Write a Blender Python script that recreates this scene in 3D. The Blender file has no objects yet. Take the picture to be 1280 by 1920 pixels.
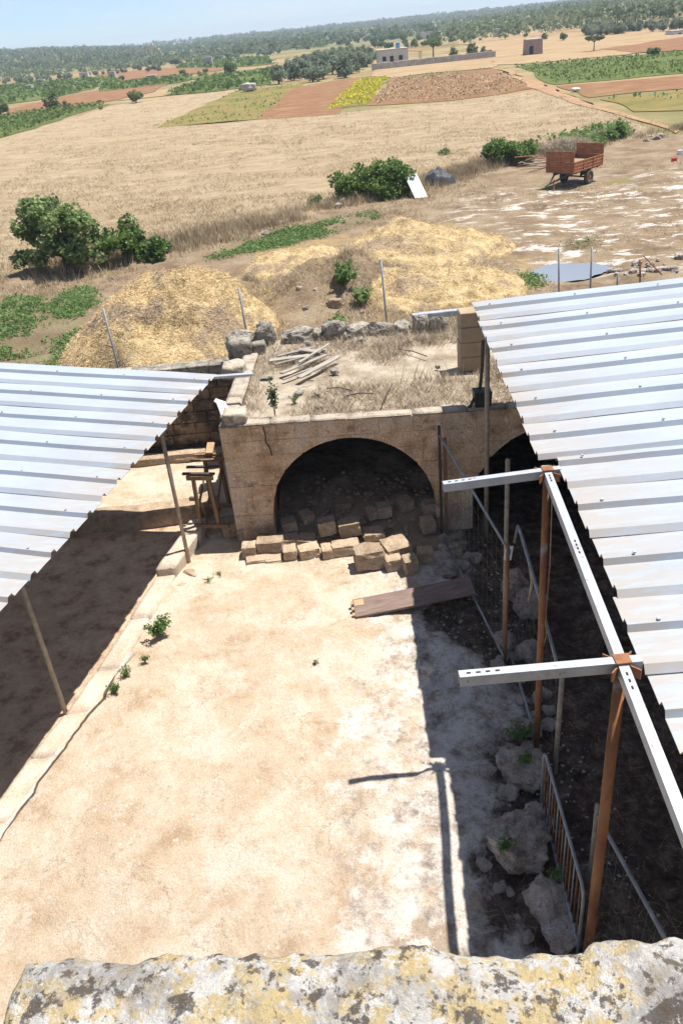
import bpy, bmesh, math, random
import numpy as np
from mathutils import Vector, Matrix, noise as mnoise

rng = np.random.default_rng(7)
random.seed(7)
SC = bpy.context.scene
COL = SC.collection
R = math.radians

# ------------------------------------------------------------------ camera
F, CX, CY, HC = 1536.0, 640.0, 960.0, 9.0        # lens in photo pixels, eye height above the yard
PITCH, ROLL = R(30.5), R(5.6)
fw = np.array([0, math.cos(PITCH), -math.sin(PITCH)])
up0 = np.array([0, math.sin(PITCH), math.cos(PITCH)])
r0 = np.array([1.0, 0, 0])
rt = math.cos(ROLL) * r0 - math.sin(ROLL) * up0
upv = math.sin(ROLL) * r0 + math.cos(ROLL) * up0
EYE = np.array([0, 0, HC])

def g(x, y, z=0.0):
    """survey point: where the sight line through photo pixel (x, y) meets height z"""
    d = fw + rt * (x - CX) / F - upv * (y - CY) / F
    p = EYE + d * ((z - HC) / d[2])
    return Vector((float(p[0]), float(p[1]), float(z)))

cam = bpy.data.cameras.new('camera')
cam.sensor_fit = 'VERTICAL'; cam.sensor_height = 36.0; cam.lens = 28.8
cam.clip_start = 0.05; cam.clip_end = 20000
camo = bpy.data.objects.new('camera', cam); COL.objects.link(camo)
M = Matrix(((rt[0], upv[0], -fw[0], 0), (rt[1], upv[1], -fw[1], 0), (rt[2], upv[2], -fw[2], HC), (0, 0, 0, 1)))
camo.matrix_world = M
SC.camera = camo

# ------------------------------------------------------------------ light
SUNV = Vector((0.347, 0.12, 1.0)).normalized()
EL = math.asin(SUNV.z); AZ = math.atan2(SUNV.x, SUNV.y)
sun = bpy.data.lights.new('sun', 'SUN'); sun.energy = 4.1; sun.angle = R(0.53); sun.color = (1.0, 0.95, 0.87)
suno = bpy.data.objects.new('sun', sun); COL.objects.link(suno)
suno.rotation_euler = SUNV.to_track_quat('Z', 'Y').to_euler()
suno.location = (10, 5, 60)
W = bpy.data.worlds.new('World'); SC.world = W; W.use_nodes = True
wn = W.node_tree.nodes; wl = W.node_tree.links; wn.clear()
sky = wn.new('ShaderNodeTexSky'); sky.sky_type = 'NISHITA'; sky.sun_disc = False
sky.sun_elevation = EL; sky.sun_rotation = AZ; sky.altitude = 3000; sky.air_density = 1.0; sky.dust_density = 0.1; sky.ozone_density = 7.0
bg = wn.new('ShaderNodeBackground'); bg.inputs[1].default_value = 0.07
wo = wn.new('ShaderNodeOutputWorld')
# thin wispy cloud over the whole sky
tc = wn.new('ShaderNodeTexCoord'); mp = wn.new('ShaderNodeMapping'); mp.inputs['Scale'].default_value = (1.6, 1.6, 7.0)
nz = wn.new('ShaderNodeTexNoise'); nz.inputs['Scale'].default_value = 3.0; nz.inputs['Detail'].default_value = 7; nz.inputs['Roughness'].default_value = 0.6
cr = wn.new('ShaderNodeValToRGB'); cr.color_ramp.elements[0].position = 0.40; cr.color_ramp.elements[0].color = (0, 0, 0, 1)
cr.color_ramp.elements[1].position = 0.80; cr.color_ramp.elements[1].color = (0.85, 0.85, 0.85, 1)
mx = wn.new('ShaderNodeMix'); mx.data_type = 'RGBA'; mx.inputs['B'].default_value = (6.2, 6.5, 7.0, 1)
wl.new(tc.outputs['Generated'], mp.inputs[0]); wl.new(mp.outputs[0], nz.inputs['Vector']); wl.new(nz.outputs[0], cr.inputs[0])
wl.new(cr.outputs[0], mx.inputs['Factor']); wl.new(sky.outputs[0], mx.inputs['A']); wl.new(mx.outputs['Result'], bg.inputs[0]); wl.new(bg.outputs[0], wo.inputs[0])
vs = SC.view_settings; vs.view_transform = 'Standard'; vs.look = 'None'; vs.gamma = 1.0; vs.use_curve_mapping = False
vs.exposure = 1.05

# ------------------------------------------------------------------ materials
def N(nt, t, **kw):
    n = nt.nodes.new('ShaderNode' + t)
    for k, v in kw.items(): setattr(n, k, v)
    return n

def ramp(nt, src, stops):
    c = N(nt, 'ValToRGB'); e = c.color_ramp.elements
    while len(e) < len(stops): e.new(0.5)
    for i, (p, col) in enumerate(stops):
        e[i].position = p; e[i].color = (*col, 1)
    nt.links.new(src, c.inputs[0]); return c.outputs[0]

def noise_out(nt, vec, scale, detail=6, rough=0.6, stretch=None, distortion=0.0):
    if stretch:
        m = N(nt, 'Mapping'); m.inputs['Scale'].default_value = stretch[:3]
        if len(stretch) > 3: m.inputs['Rotation'].default_value = (0, 0, stretch[3])
        nt.links.new(vec, m.inputs[0]); vec = m.outputs[0]
    n = N(nt, 'TexNoise'); n.inputs['Scale'].default_value = scale; n.inputs['Detail'].default_value = detail
    n.inputs['Roughness'].default_value = rough; n.inputs['Distortion'].default_value = distortion
    nt.links.new(vec, n.inputs['Vector']); return n.outputs[0]

def mixc(nt, fac, a, b, blend='MIX'):
    m = N(nt, 'Mix', data_type='RGBA', blend_type=blend)
    for s, v in (('Factor', fac), ('A', a), ('B', b)):
        if isinstance(v, (int, float)): m.inputs[s].default_value = v
        elif isinstance(v, tuple): m.inputs[s].default_value = (*v, 1)
        else: nt.links.new(v, m.inputs[s])
    return m.outputs['Result']

def thresh(nt, src, lo, hi):
    m = N(nt, 'MapRange'); m.inputs[1].default_value = lo; m.inputs[2].default_value = hi
    nt.links.new(src, m.inputs[0]); return m.outputs[0]

def mathn(nt, op, a, b):
    m = N(nt, 'Math', operation=op)
    for i, v in enumerate((a, b)):
        if isinstance(v, (int, float)): m.inputs[i].default_value = v
        else: nt.links.new(v, m.inputs[i])
    return m.outputs[0]

def begin(name):
    m = bpy.data.materials.new(name); m.use_nodes = True; nt = m.node_tree; nt.nodes.clear()
    o = N(nt, 'OutputMaterial'); b = N(nt, 'BsdfPrincipled'); nt.links.new(b.outputs[0], o.inputs[0])
    geo = N(nt, 'NewGeometry')
    return m, nt, b, geo.outputs['Position']

def bump(nt, b, h, strength=0.5, dist=0.02):
    n = N(nt, 'Bump'); n.inputs['Strength'].default_value = strength; n.inputs['Distance'].default_value = dist
    nt.links.new(h, n.inputs['Height']); nt.links.new(n.outputs[0], b.inputs['Normal'])

def simple(name, stops, scale=3.0, detail=6, rough=0.85, bs=0.4, bd=0.02, bscale=None, stretch=None, metal=0.0, rnd=0.0, spec=0.3, space='pos', over=None, grain=0.0, gscale=60):
    """noise-ramp material; over = (scale, lo, hi, colour, amount) second patchy layer; rnd = brightness jitter per object"""
    m, nt, b, pos = begin(name)
    vec = pos
    if space == 'obj':
        tcn = N(nt, 'TexCoord'); vec = tcn.outputs['Object']
    n1 = noise_out(nt, vec, scale, detail, 0.62, stretch)
    c = ramp(nt, n1, stops)
    if over:
        ovs = over if isinstance(over, list) else [over]
        for (s2, lo, hi, col, amt) in ovs:
            n2 = noise_out(nt, vec, s2, 6, 0.65)
            c = mixc(nt, mathn(nt, 'MULTIPLY', thresh(nt, n2, lo, hi), amt), c, col)
    if grain:
        gq = N(nt, 'MapRange'); gq.inputs[1].default_value = .32; gq.inputs[2].default_value = .68; gq.inputs[3].default_value = 1 - grain; gq.inputs[4].default_value = 1 + grain * .8
        nt.links.new(noise_out(nt, vec, gscale, 4, .75), gq.inputs[0])
        v = N(nt, 'VectorMath', operation='SCALE'); nt.links.new(c, v.inputs[0]); nt.links.new(gq.outputs[0], v.inputs['Scale']); c = v.outputs[0]
    if rnd:
        oi = N(nt, 'ObjectInfo')
        f = N(nt, 'MapRange'); f.inputs[3].default_value = 1 - rnd; f.inputs[4].default_value = 1 + rnd
        nt.links.new(oi.outputs['Random'], f.inputs[0])
        v = N(nt, 'VectorMath', operation='SCALE'); nt.links.new(c, v.inputs[0]); nt.links.new(f.outputs[0], v.inputs['Scale']); c = v.outputs[0]
    nt.links.new(c, b.inputs['Base Color'])
    b.inputs['Roughness'].default_value = rough; b.inputs['Metallic'].default_value = metal; b.inputs['Specular IOR Level'].default_value = spec
    if bs:
        n3 = noise_out(nt, vec, bscale or scale * 4, 8, 0.7, stretch)
        bump(nt, b, n3, bs, bd)
    return m

def leafmat(name, cols, scale, trans=0.35, rough=0.55):
    m, nt, b, pos = begin(name)
    n1 = noise_out(nt, pos, scale, 4, 0.7)
    oi = N(nt, 'ObjectInfo')
    f = mathn(nt, 'ADD', n1, mathn(nt, 'MULTIPLY', mathn(nt, 'SUBTRACT', oi.outputs['Random'], 0.5), 0.12))
    c = ramp(nt, f, cols)
    nt.links.new(c, b.inputs['Base Color']); b.inputs['Roughness'].default_value = rough; b.inputs['Specular IOR Level'].default_value = 0.25
    t = N(nt, 'BsdfTranslucent'); nt.links.new(c, t.inputs[0])
    ms = N(nt, 'MixShader'); ms.inputs[0].default_value = trans
    out = [n for n in nt.nodes if n.type == 'OUTPUT_MATERIAL'][0]
    nt.links.new(b.outputs[0], ms.inputs[1]); nt.links.new(t.outputs[0], ms.inputs[2]); nt.links.new(ms.outputs[0], out.inputs[0])
    return m

MT = {}
MT['facade'] = simple('facade_stone', [(.28, (0.352, 0.225, 0.140)), (.45, (0.571, 0.396, 0.256)), (.6, (0.732, 0.526, 0.354)), (.75, (0.805, 0.615, 0.427))], 2.0, 10, 0.95, 1.0, 0.10, 7, rnd=0.04, grain=.38, gscale=34,
                      over=[(1.0, .47, .62, (0.614, 0.526, 0.433), .7), (3.2, .55, .66, (0.220, 0.150, 0.104), .7), (9, .58, .66, (0.850, 0.670, 0.488), .6)])
MT['rubble'] = simple('tufa_block_stone', [(.3, (.281, 0.200, 0.135)), (.5, (.432, 0.329, 0.232)), (.7, (.540, 0.443, 0.335))], 3.5, 9, 0.95, 1.0, 0.05, 14, rnd=0.16, over=[(6, .56, .68, (.184, 0.130, 0.097), .7), (2, .55, .66, (.389, 0.356, 0.324), .6)], space='obj', grain=.3, gscale=45)
MT['grey_stone'] = simple('lichened_grey_stone', [(0.3, (.15, .135, .115)), (0.5, (.32, .29, .24)), (0.75, (.50, .46, .39))], 5, 8, 0.95, 1.0, 0.05, 14, rnd=0.15, space='obj', over=[(7, .56, .64, (.06, .055, .05), .8), (4, .58, .66, (.40, .30, .20), .6)], grain=.3, gscale=50)
MT['pale_top'] = simple('weathered_coping_stone', [(0.25, (.26, .22, .175)), (0.5, (.43, .37, .295)), (0.75, (.55, .49, .41))], 4, 8, 0.95, 1.0, 0.04, 16, rnd=0.07, over=[(6, .55, .65, (.17, .15, .13), .75), (2, .55, .66, (.33, .27, .2), .5)], grain=.3, gscale=55)
MT['mortar'] = simple('old_mortar', [(0.3, (.15, .11, .08)), (0.7, (.30, .23, .17))], 6, 6, 1.0, 0.6, 0.02, 25)
MT['backwall'] = simple('stained_wall_stone', [(0.3, (.09, .065, .05)), (0.5, (.25, .175, .115)), (0.75, (.36, .265, .18))], 2.0, 9, 0.95, 1.0, 0.05, 12, rnd=0.1, over=[(3, .45, .58, (.05, .045, .04), .85), (7, .58, .66, (.40, .33, .26), .6)], grain=.3, gscale=40)
MT['vault'] = simple('shade_dark_vault_stone', [(0.3, (0.021, 0.016, 0.013)), (0.7, (0.051, 0.039, 0.030))], 2.5, 6, 1.0, 0.7, 0.03, 12)  # near-black stone colour stands in for the deep shade under the arches
MT['tuff_pier'] = simple('sawn_tuff_block', [(0.3, (0.300, 0.225, 0.144)), (0.7, (0.390, 0.307, 0.213))], 3, 6, 0.95, 0.5, 0.01, 30, rnd=0.06)
MT['wood_old'] = simple('grey_weathered_wood', [(0.25, (0.145, 0.123, 0.102)), (0.5, (0.306, 0.276, 0.238)), (0.75, (0.442, 0.408, 0.365))], 3, 8, 0.9, 0.7, 0.01, 6, stretch=(1, 14, 14), rnd=0.2, space='obj')
MT['wood_brown'] = simple('brown_timber', [(0.25, (.10, .06, .038)), (0.5, (.22, .135, .08)), (0.75, (.33, .215, .13))], 3, 8, 0.85, 0.6, 0.01, 6, stretch=(12, 12, 1), rnd=0.15, space='obj')
MT['wood_dark'] = simple('dark_red_plank_wood', [(0.25, (0.103, 0.068, 0.060)), (0.5, (0.193, 0.136, 0.114)), (0.75, (0.290, 0.209, 0.174))], 3, 8, 0.75, 0.5, 0.008, 8, stretch=(1, 12, 12), space='obj')
MT['wood_end'] = simple('pale_plank_end', [(0.3, (.34, .22, .13)), (0.7, (.5, .36, .22))], 8, 4, 0.9, 0.3, 0.01)
MT['galv'] = simple('galvanised_steel', [(0.3, (0.350, 0.371, 0.410)), (0.7, (0.462, 0.490, 0.532))], 6, 6, 0.5, 0.1, 0.003, 40, metal=0.3, over=[(5, .56, .68, (.27, .22, .175), .5), (13, .60, .68, (.24, .145, .09), .7)])
MT['pipe_grey'] = simple('dull_grey_pipe', [(0.3, (.20, .21, .22)), (0.7, (.36, .37, .38))], 8, 5, 0.55, 0.1, 0.003, 40, metal=0.35, over=(6, .6, .7, (.20, .12, .075), .8))
MT['pole_dusty'] = simple('dusty_pole_steel', [(0.3, (.24, .20, .155)), (0.7, (.40, .345, .28))], 9, 5, 0.7, 0.1, 0.003, 40, metal=0.1, over=(14, .58, .68, (.22, .12, .07), .7))
MT['rust'] = simple('rusty_red_post', [(.3, (.120, 0.050, 0.027)), (.55, (.276, 0.127, 0.061)), (.8, (.386, 0.220, 0.121))], 5, 7, 0.85, 0.4, 0.006, 40, stretch=(1, 1, .35), over=(3, .58, .68, (.313, 0.308, 0.297), .7))
MT['dark_iron'] = simple('dark_iron', [(0.3, (.035, .03, .028)), (0.7, (.085, .07, .06))], 9, 5, 0.7, 0.2, 0.004, 40)
MT['black'] = simple('black_plastic', [(0.3, (.018, .018, .02)), (0.7, (.04, .04, .043))], 5, 4, 0.45, 0.2, 0.01)
MT['tarp'] = simple('dark_tarp', [(.3, (.027, 0.030, 0.036)), (.7, (.072, 0.075, 0.084))], 2.5, 5, 0.55, 0.4, 0.03)
MT['white'] = simple('bleached_white_sheet', [(0.3, (.62, .61, .59)), (0.7, (.78, .78, .77))], 3, 5, 0.6, 0.1, 0.005, over=(5, .6, .7, (.45, .38, .3), .5))
MT['trailer_red'] = simple('faded_red_trailer_paint', [(.3, (0.272, 0.102, 0.050)), (.55, (0.431, 0.180, 0.083)), (.8, (0.522, 0.281, 0.149))], 3, 7, 0.7, 0.3, 0.006, 20, over=(4, .58, .7, (0.171, 0.094, 0.058), .7))
MT['trailer_board'] = simple('rusty_brown_trailer_board', [(0.3, (0.189, 0.075, 0.041)), (0.55, (0.338, 0.143, 0.072)), (0.8, (0.446, 0.225, 0.116))], 3, 7, 0.8, 0.4, 0.01, 8, stretch=(1, 1, 6), rnd=0.12)
MT['rubber'] = simple('dusty_tyre_rubber', [(0.3, (.05, .047, .042)), (0.7, (.12, .11, .10))], 6, 5, 0.9, 0.3, 0.01)
MT['wire'] = simple('dull_wire', [(0.3, (.13, .12, .11)), (0.7, (.22, .20, .18))], 9, 3, 0.6, 0)
MT['rope'] = simple('old_rope', [(0.3, (.30, .22, .13)), (0.7, (.46, .37, .24))], 20, 3, 0.95, 0.3, 0.005)
MT['rock'] = simple('pitted_limestone', [(0.25, (.20, .155, .125)), (0.45, (.38, .32, .275)), (0.6, (.50, .45, .40)), (0.75, (.56, .52, .48))], 3.0, 10, 0.95, 1.0, 0.09, 7, rnd=0.08, over=[(4, .55, .64, (.15, .105, .08), .75), (11, .57, .64, (.19, .16, .14), .7)], space='obj', grain=.3, gscale=40)
MT['straw'] = simple('golden_straw', [(.25, (0.286, 0.196, 0.103)), (.45, (0.501, 0.369, 0.187)), (.6, (0.634, 0.481, 0.265)), (.75, (0.717, 0.572, 0.350))], 2.2, 9, 0.95, 1.0, 0.12, 9, over=[(.7, .50, .62, (0.299, 0.226, 0.163), .8), (3, .6, .7, (0.740, 0.596, 0.361), .6)], grain=.35, gscale=22)
MT['strand'] = simple('straw_strands', [(.3, (0.288, 0.198, 0.111)), (.5, (0.554, 0.420, 0.233)), (.7, (0.709, 0.574, 0.382))], 4, 8, 0.85, 0, over=(.7, .50, .64, (0.332, 0.254, 0.197), .7))
MT['drygrass'] = simple('dead_grass', [(.3, (.238, 0.174, 0.106)), (.5, (.391, 0.310, 0.200)), (.7, (.510, 0.433, 0.306))], 1.5, 9, 0.95, 0)
MT['greygrass'] = simple('dead_grey_weeds', [(0.3, (.20, .155, .11)), (0.5, (.42, .34, .245)), (0.7, (.60, .52, .41))], 6, 5, 0.9, 0)
MT['fig'] = leafmat('fig_bush_leaves', [(.3, (0.081, 0.133, 0.045)), (.5, (0.171, 0.250, 0.088)), (.72, (0.293, 0.366, 0.150))], 0.9, .4)
MT['lentisk'] = leafmat('dark_bush_leaves', [(.3, (0.057, 0.115, 0.029)), (.5, (0.122, 0.201, 0.046)), (.72, (0.216, 0.294, 0.079))], 1.1, .4)
MT['olive'] = leafmat('olive_leaves', [(.3, (0.125, 0.166, 0.099)), (.5, (0.205, 0.251, 0.166)), (.72, (0.305, 0.344, 0.251))], 0.5, .4)
MT['pine'] = leafmat('pine_leaves', [(0.3, (0.063, 0.109, 0.040)), (0.5, (0.121, 0.178, 0.063)), (0.72, (0.190, 0.241, 0.098))], 0.35, .4)
MT['wood_far'] = leafmat('far_wood_leaves', [(0.28, (0.087, 0.128, 0.060)), (0.5, (0.155, 0.195, 0.101)), (0.72, (0.242, 0.269, 0.148))], 0.05, .4)
MT['vine'] = leafmat('vine_leaves', [(0.3, (0.085, 0.138, 0.038)), (0.5, (0.142, 0.206, 0.057)), (0.72, (0.199, 0.258, 0.085))], 0.25, .4)
MT['weed'] = leafmat('weed_leaves', [(0.3, (.08, .15, .04)), (0.5, (.14, .23, .07)), (0.72, (.23, .31, .12))], 1.2, .4)
MT['dusty_weed'] = leafmat('dusty_weed_leaves', [(0.3, (.05, .08, .04)), (0.5, (.11, .155, .08)), (0.72, (.21, .25, .15))], 5.0)
MT['yellow_flower'] = leafmat('yellow_flower_heads', [(0.3, (.30, .32, .03)), (0.5, (.55, .50, .03)), (0.72, (.65, .60, .08))], 0.6)
MT['bark'] = simple('bark', [(0.3, (.075, .055, .04)), (0.7, (.17, .13, .10))], 6, 6, 0.95, 0.6, 0.03)
MT['render_wall'] = simple('pale_house_render', [(0.3, (.52, .47, .42)), (0.7, (.66, .62, .57))], 1.5, 5, 0.9, 0.2, 0.01)
MT['pink_wall'] = simple('pinkish_hut_stone', [(0.3, (.26, .18, .16)), (0.7, (.40, .29, .26))], 1.2, 6, 0.95, 0.5, 0.03)
MT['grey_wall'] = simple('grey_field_stone', [(0.3, (.30, .28, .25)), (0.7, (.50, .47, .43))], 1.2, 6, 0.95, 0.5, 0.03)
MT['yellow_wall'] = simple('ochre_house_render', [(0.3, (.58, .38, .14)), (0.7, (.70, .50, .22))], 0.8, 5, 0.9, 0.1, 0.01)
MT['terracotta'] = simple('terracotta_roof', [(0.3, (.42, .19, .10)), (0.7, (.55, .29, .16))], 4, 5, 0.9, 0.3, 0.02)
MT['blue'] = simple('blue_tank', [(0.3, (.10, .27, .5)), (0.7, (.14, .34, .58))], 4, 2, 0.5, 0)
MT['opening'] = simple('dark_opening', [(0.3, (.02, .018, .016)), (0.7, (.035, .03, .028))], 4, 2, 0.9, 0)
MT['red'] = simple('red_plastic', [(0.3, (.55, .05, .04)), (0.7, (.65, .08, .05))], 4, 2, 0.5, 0)

def mat_roof():
    m, nt, b, pos = begin('painted_steel_sheet')
    n1 = noise_out(nt, pos, 0.8, 5, 0.6)
    c = ramp(nt, n1, [(0.3, (.30, .338, .388)), (0.7, (.355, .395, .445))])
    at = N(nt, 'Attribute', attribute_name='edge')                      # distance from the drip edge, metres
    n2 = noise_out(nt, pos, 2.2, 8, 0.7, (1.0, 5.0, 1))
    d = thresh(nt, at.outputs['Fac'], 1.6, 0.0)
    st = mathn(nt, 'MULTIPLY', d, thresh(nt, n2, .40, .52))
    c = mixc(nt, mathn(nt, 'MULTIPLY', st, .6), c, (.34, .275, .205))
    n3 = noise_out(nt, pos, 1.6, 8, 0.7, (.5, 6.0, 1))
    c = mixc(nt, mathn(nt, 'MULTIPLY', thresh(nt, n3, .60, .70), .4), c, (.34, .255, .19))
    n4 = noise_out(nt, pos, 6, 8, 0.7)
    c = mixc(nt, mathn(nt, 'MULTIPLY', thresh(nt, n4, .55, .8), .35), c, (.235, .255, .28))
    nt.links.new(c, b.inputs['Base Color']); b.inputs['Roughness'].default_value = .42; b.inputs['Specular IOR Level'].default_value = .45
    bump(nt, b, noise_out(nt, pos, 1.5, 3, .5), .12, .02)
    return m
MT['roof'] = mat_roof()

def mat_yard():
    m, nt, b, pos = begin('yard_rock_and_dust')
    at = N(nt, 'Attribute', attribute_name='zone'); sp = N(nt, 'SeparateColor'); nt.links.new(at.outputs['Color'], sp.inputs[0])
    n1 = noise_out(nt, pos, 1.3, 10, 0.72)
    dust = ramp(nt, n1, [(0.34, (0.436, 0.314, 0.212)), (0.43, (0.532, 0.415, 0.297)), (0.53, (0.592, 0.488, 0.374)), (0.64, (0.640, 0.561, 0.460))])
    n1b = noise_out(nt, pos, 0.5, 9, 0.72, distortion=.8)
    dust = mixc(nt, mathn(nt, 'MULTIPLY', thresh(nt, n1b, .50, .62), .5), dust, (0.513, 0.395, 0.278))
    n1c = noise_out(nt, pos, 0.8, 10, 0.7, (1, 1, 1, .7), .5)
    dust = mixc(nt, mathn(nt, 'MULTIPLY', thresh(nt, n1c, .53, .60), .7), dust, (0.640, 0.570, 0.479))
    n2 = noise_out(nt, pos, 2.4, 11, 0.74)
    rockc = ramp(nt, n2, [(0.36, (0.168, 0.140, 0.118)), (0.44, (0.426, 0.375, 0.336)), (0.51, (0.672, 0.622, 0.571)), (0.60, (0.784, 0.745, 0.706)), (0.70, (0.515, 0.470, 0.437))])
    nm = noise_out(nt, pos, 2.4, 11, 0.74, (1, 1, 1, 2.0))
    def soften(ch, w=.5, edge=.10):
        s = mathn(nt, 'ADD', ch, mathn(nt, 'MULTIPLY', mathn(nt, 'SUBTRACT', nm, .5), w * 2))
        return thresh(nt, s, .5 - edge, .5 + edge)
    c = mixc(nt, mathn(nt, 'MULTIPLY', soften(sp.outputs[0], .9, .14), .85), dust, rockc)
    # brown pockets of soil caught in the hollows of the rock
    n2c = noise_out(nt, pos, 1.7, 10, .74, (1, 1, 1, 1.2))
    pk = mathn(nt, 'MULTIPLY', thresh(nt, n2c, .555, .60), thresh(nt, sp.outputs[0], .25, .7))
    c = mixc(nt, mathn(nt, 'MULTIPLY', pk, .75), c, (.34, .235, .145))
    # flaky crust: thin broken edges
    for sc_, wd_, am_ in ((.9, .009, .6), (2.1, .010, .5)):
        nn = noise_out(nt, pos, sc_, 8, .66, (1, 1, 1, sc_), .6)
        ab = mathn(nt, 'ABSOLUTE', mathn(nt, 'SUBTRACT', nn, .52), 0)
        gate_ = thresh(nt, noise_out(nt, pos, sc_ * .8, 4, .6, (1, 1, 1, 3.0)), .50, .58)
        ln_ = mathn(nt, 'MULTIPLY', thresh(nt, ab, wd_, wd_ * .25), gate_)
        c = mixc(nt, mathn(nt, 'MULTIPLY', ln_, am_), c, (.29, .20, .135))
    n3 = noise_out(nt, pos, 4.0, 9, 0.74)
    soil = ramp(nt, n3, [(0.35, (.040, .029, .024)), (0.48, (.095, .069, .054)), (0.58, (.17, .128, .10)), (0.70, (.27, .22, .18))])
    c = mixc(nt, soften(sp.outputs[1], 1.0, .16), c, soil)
    n3b = noise_out(nt, pos, 2.2, 10, 0.74)
    pen = ramp(nt, n3b, [(0.38, (.34, .225, .15)), (0.47, (.56, .40, .28)), (0.55, (.64, .475, .345)), (0.64, (.74, .59, .45))])
    c = mixc(nt, soften(sp.outputs[2], .12), c, pen)
    n4 = noise_out(nt, pos, 42, 5, 0.75)
    g1 = N(nt, 'MapRange'); g1.inputs[1].default_value = .32; g1.inputs[2].default_value = .66; g1.inputs[3].default_value = .76; g1.inputs[4].default_value = 1.14; nt.links.new(n4, g1.inputs[0])
    v = N(nt, 'VectorMath', operation='SCALE'); nt.links.new(c, v.inputs[0]); nt.links.new(g1.outputs[0], v.inputs['Scale']); c = v.outputs[0]
    n5 = noise_out(nt, pos, 14, 9, .78)
    c = mixc(nt, mathn(nt, 'MULTIPLY', thresh(nt, n5, .58, .66), .5), c, (.33, .235, .155))
    nt.links.new(c, b.inputs['Base Color']); b.inputs['Roughness'].default_value = .95; b.inputs['Specular IOR Level'].default_value = .12
    h = mathn(nt, 'ADD', noise_out(nt, pos, 3.5, 10, .74), mathn(nt, 'MULTIPLY', noise_out(nt, pos, 42, 5, .75), .25))
    bump(nt, b, h, 1.0, .09)
    return m
MT['yard'] = mat_yard()

def mat_near():
    """rough ground behind the sheds: dry earth, dead grass, white rock showing through at the right"""
    m, nt, b, pos = begin('waste_ground')
    at = N(nt, 'Attribute', attribute_name='zone'); sp = N(nt, 'SeparateColor'); nt.links.new(at.outputs['Color'], sp.inputs[0])
    n1 = noise_out(nt, pos, 0.55, 9, 0.7)
    c = ramp(nt, n1, [(0.28, (0.122, 0.083, 0.054)), (0.45, (0.223, 0.162, 0.104)), (0.6, (0.302, 0.234, 0.155)), (0.75, (0.360, 0.295, 0.209))])
    n2 = noise_out(nt, pos, 0.9, 10, 0.76, (0.6, 1.3, 1))
    s = mathn(nt, 'MULTIPLY', thresh(nt, n2, .53, .57), sp.outputs[0])
    c = mixc(nt, s, c, (.60, .55, .50))
    n3 = noise_out(nt, pos, 1.1, 7, .7)
    s = mathn(nt, 'MULTIPLY', thresh(nt, n3, .40, .55), sp.outputs[1])
    c = mixc(nt, s, c, (0.076, 0.108, 0.032))
    n4 = noise_out(nt, pos, 2.4, 8, .7)
    s = mathn(nt, 'MULTIPLY', thresh(nt, n4, .38, .6), sp.outputs[2])
    c = mixc(nt, s, c, (0.360, 0.259, 0.115))
    n5 = noise_out(nt, pos, 9, 6, .75)
    c = mixc(nt, mathn(nt, 'MULTIPLY', thresh(nt, n5, .52, .68), .5), c, (0.108, 0.079, 0.054))
    nt.links.new(c, b.inputs['Base Color']); b.inputs['Roughness'].default_value = .95; b.inputs['Specular IOR Level'].default_value = .1
    bump(nt, b, noise_out(nt, pos, 3.5, 9, .75), 1.0, .15)
    return m
MT['near'] = mat_near()

def field_mat(name, stops, scale, stretch, fine, bs=0.8, bd=0.2, over=None):
    m, nt, b, pos = begin(name)
    c = ramp(nt, noise_out(nt, pos, scale, 9, .72, stretch), stops)
    if over:
        for (s2, lo, hi, col, amt, strch) in over:
            c = mixc(nt, mathn(nt, 'MULTIPLY', thresh(nt, noise_out(nt, pos, s2, 7, .7, strch), lo, hi), amt), c, col)
    nt.links.new(c, b.inputs['Base Color']); b.inputs['Roughness'].default_value = .95; b.inputs['Specular IOR Level'].default_value = .08
    bump(nt, b, noise_out(nt, pos, fine, 8, .75, stretch), bs, bd)
    return m
MT['stubble'] = field_mat('dry_stubble', [(.28, (0.193, 0.132, 0.076)), (.44, (0.316, 0.237, 0.147)), (.58, (0.403, 0.321, 0.216)), (.74, (0.461, 0.389, 0.291))], .42, (1, 1.9, 1, -.30), 1.6, .9, .25,
                          over=[(.42, .47, .60, (0.335, 0.260, 0.168), .55, (.10, 1.5, 1, -.22)), (.11, .50, .66, (0.282, 0.198, 0.100), .6, (1, 2.2, 1)), (.9, .56, .66, (0.482, 0.421, 0.334), .6, (1, 3.0, 1, -.3)), (2.2, .56, .68, (0.158, 0.108, 0.059), .5, (1, 2, 1, -.3))])
MT['plain'] = field_mat('dry_plain', [(.28, (.176, 0.136, 0.068)), (.5, (.288, 0.224, 0.120)), (.74, (.368, 0.300, 0.188))], .05, (1, 1.5, 1), .5, .6, .3,
                        over=[(.016, .46, .58, (.104, 0.124, 0.044), .75, None), (.012, .52, .62, (.288, 0.136, 0.076), .6, (1, 2, 1))])
_nt = MT['plain'].node_tree; _b = [n for n in _nt.nodes if n.type == 'BSDF_PRINCIPLED'][0]; _src = _b.inputs['Base Color'].links[0].from_socket
_at = N(_nt, 'Attribute', attribute_name='zone'); _sp = N(_nt, 'SeparateColor'); _nt.links.new(_at.outputs['Color'], _sp.inputs[0]); _ge = N(_nt, 'NewGeometry')
_sc = ramp(_nt, noise_out(_nt, _ge.outputs['Position'], .02, 7, .7), [(.3, (.085, .105, .05)), (.5, (.14, .155, .075)), (.62, (.20, .19, .10)), (.75, (.34, .27, .16))])
_nt.links.new(mixc(_nt, mathn(_nt, 'MULTIPLY', _sp.outputs[0], .92), _src, _sc), _b.inputs['Base Color'])
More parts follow.
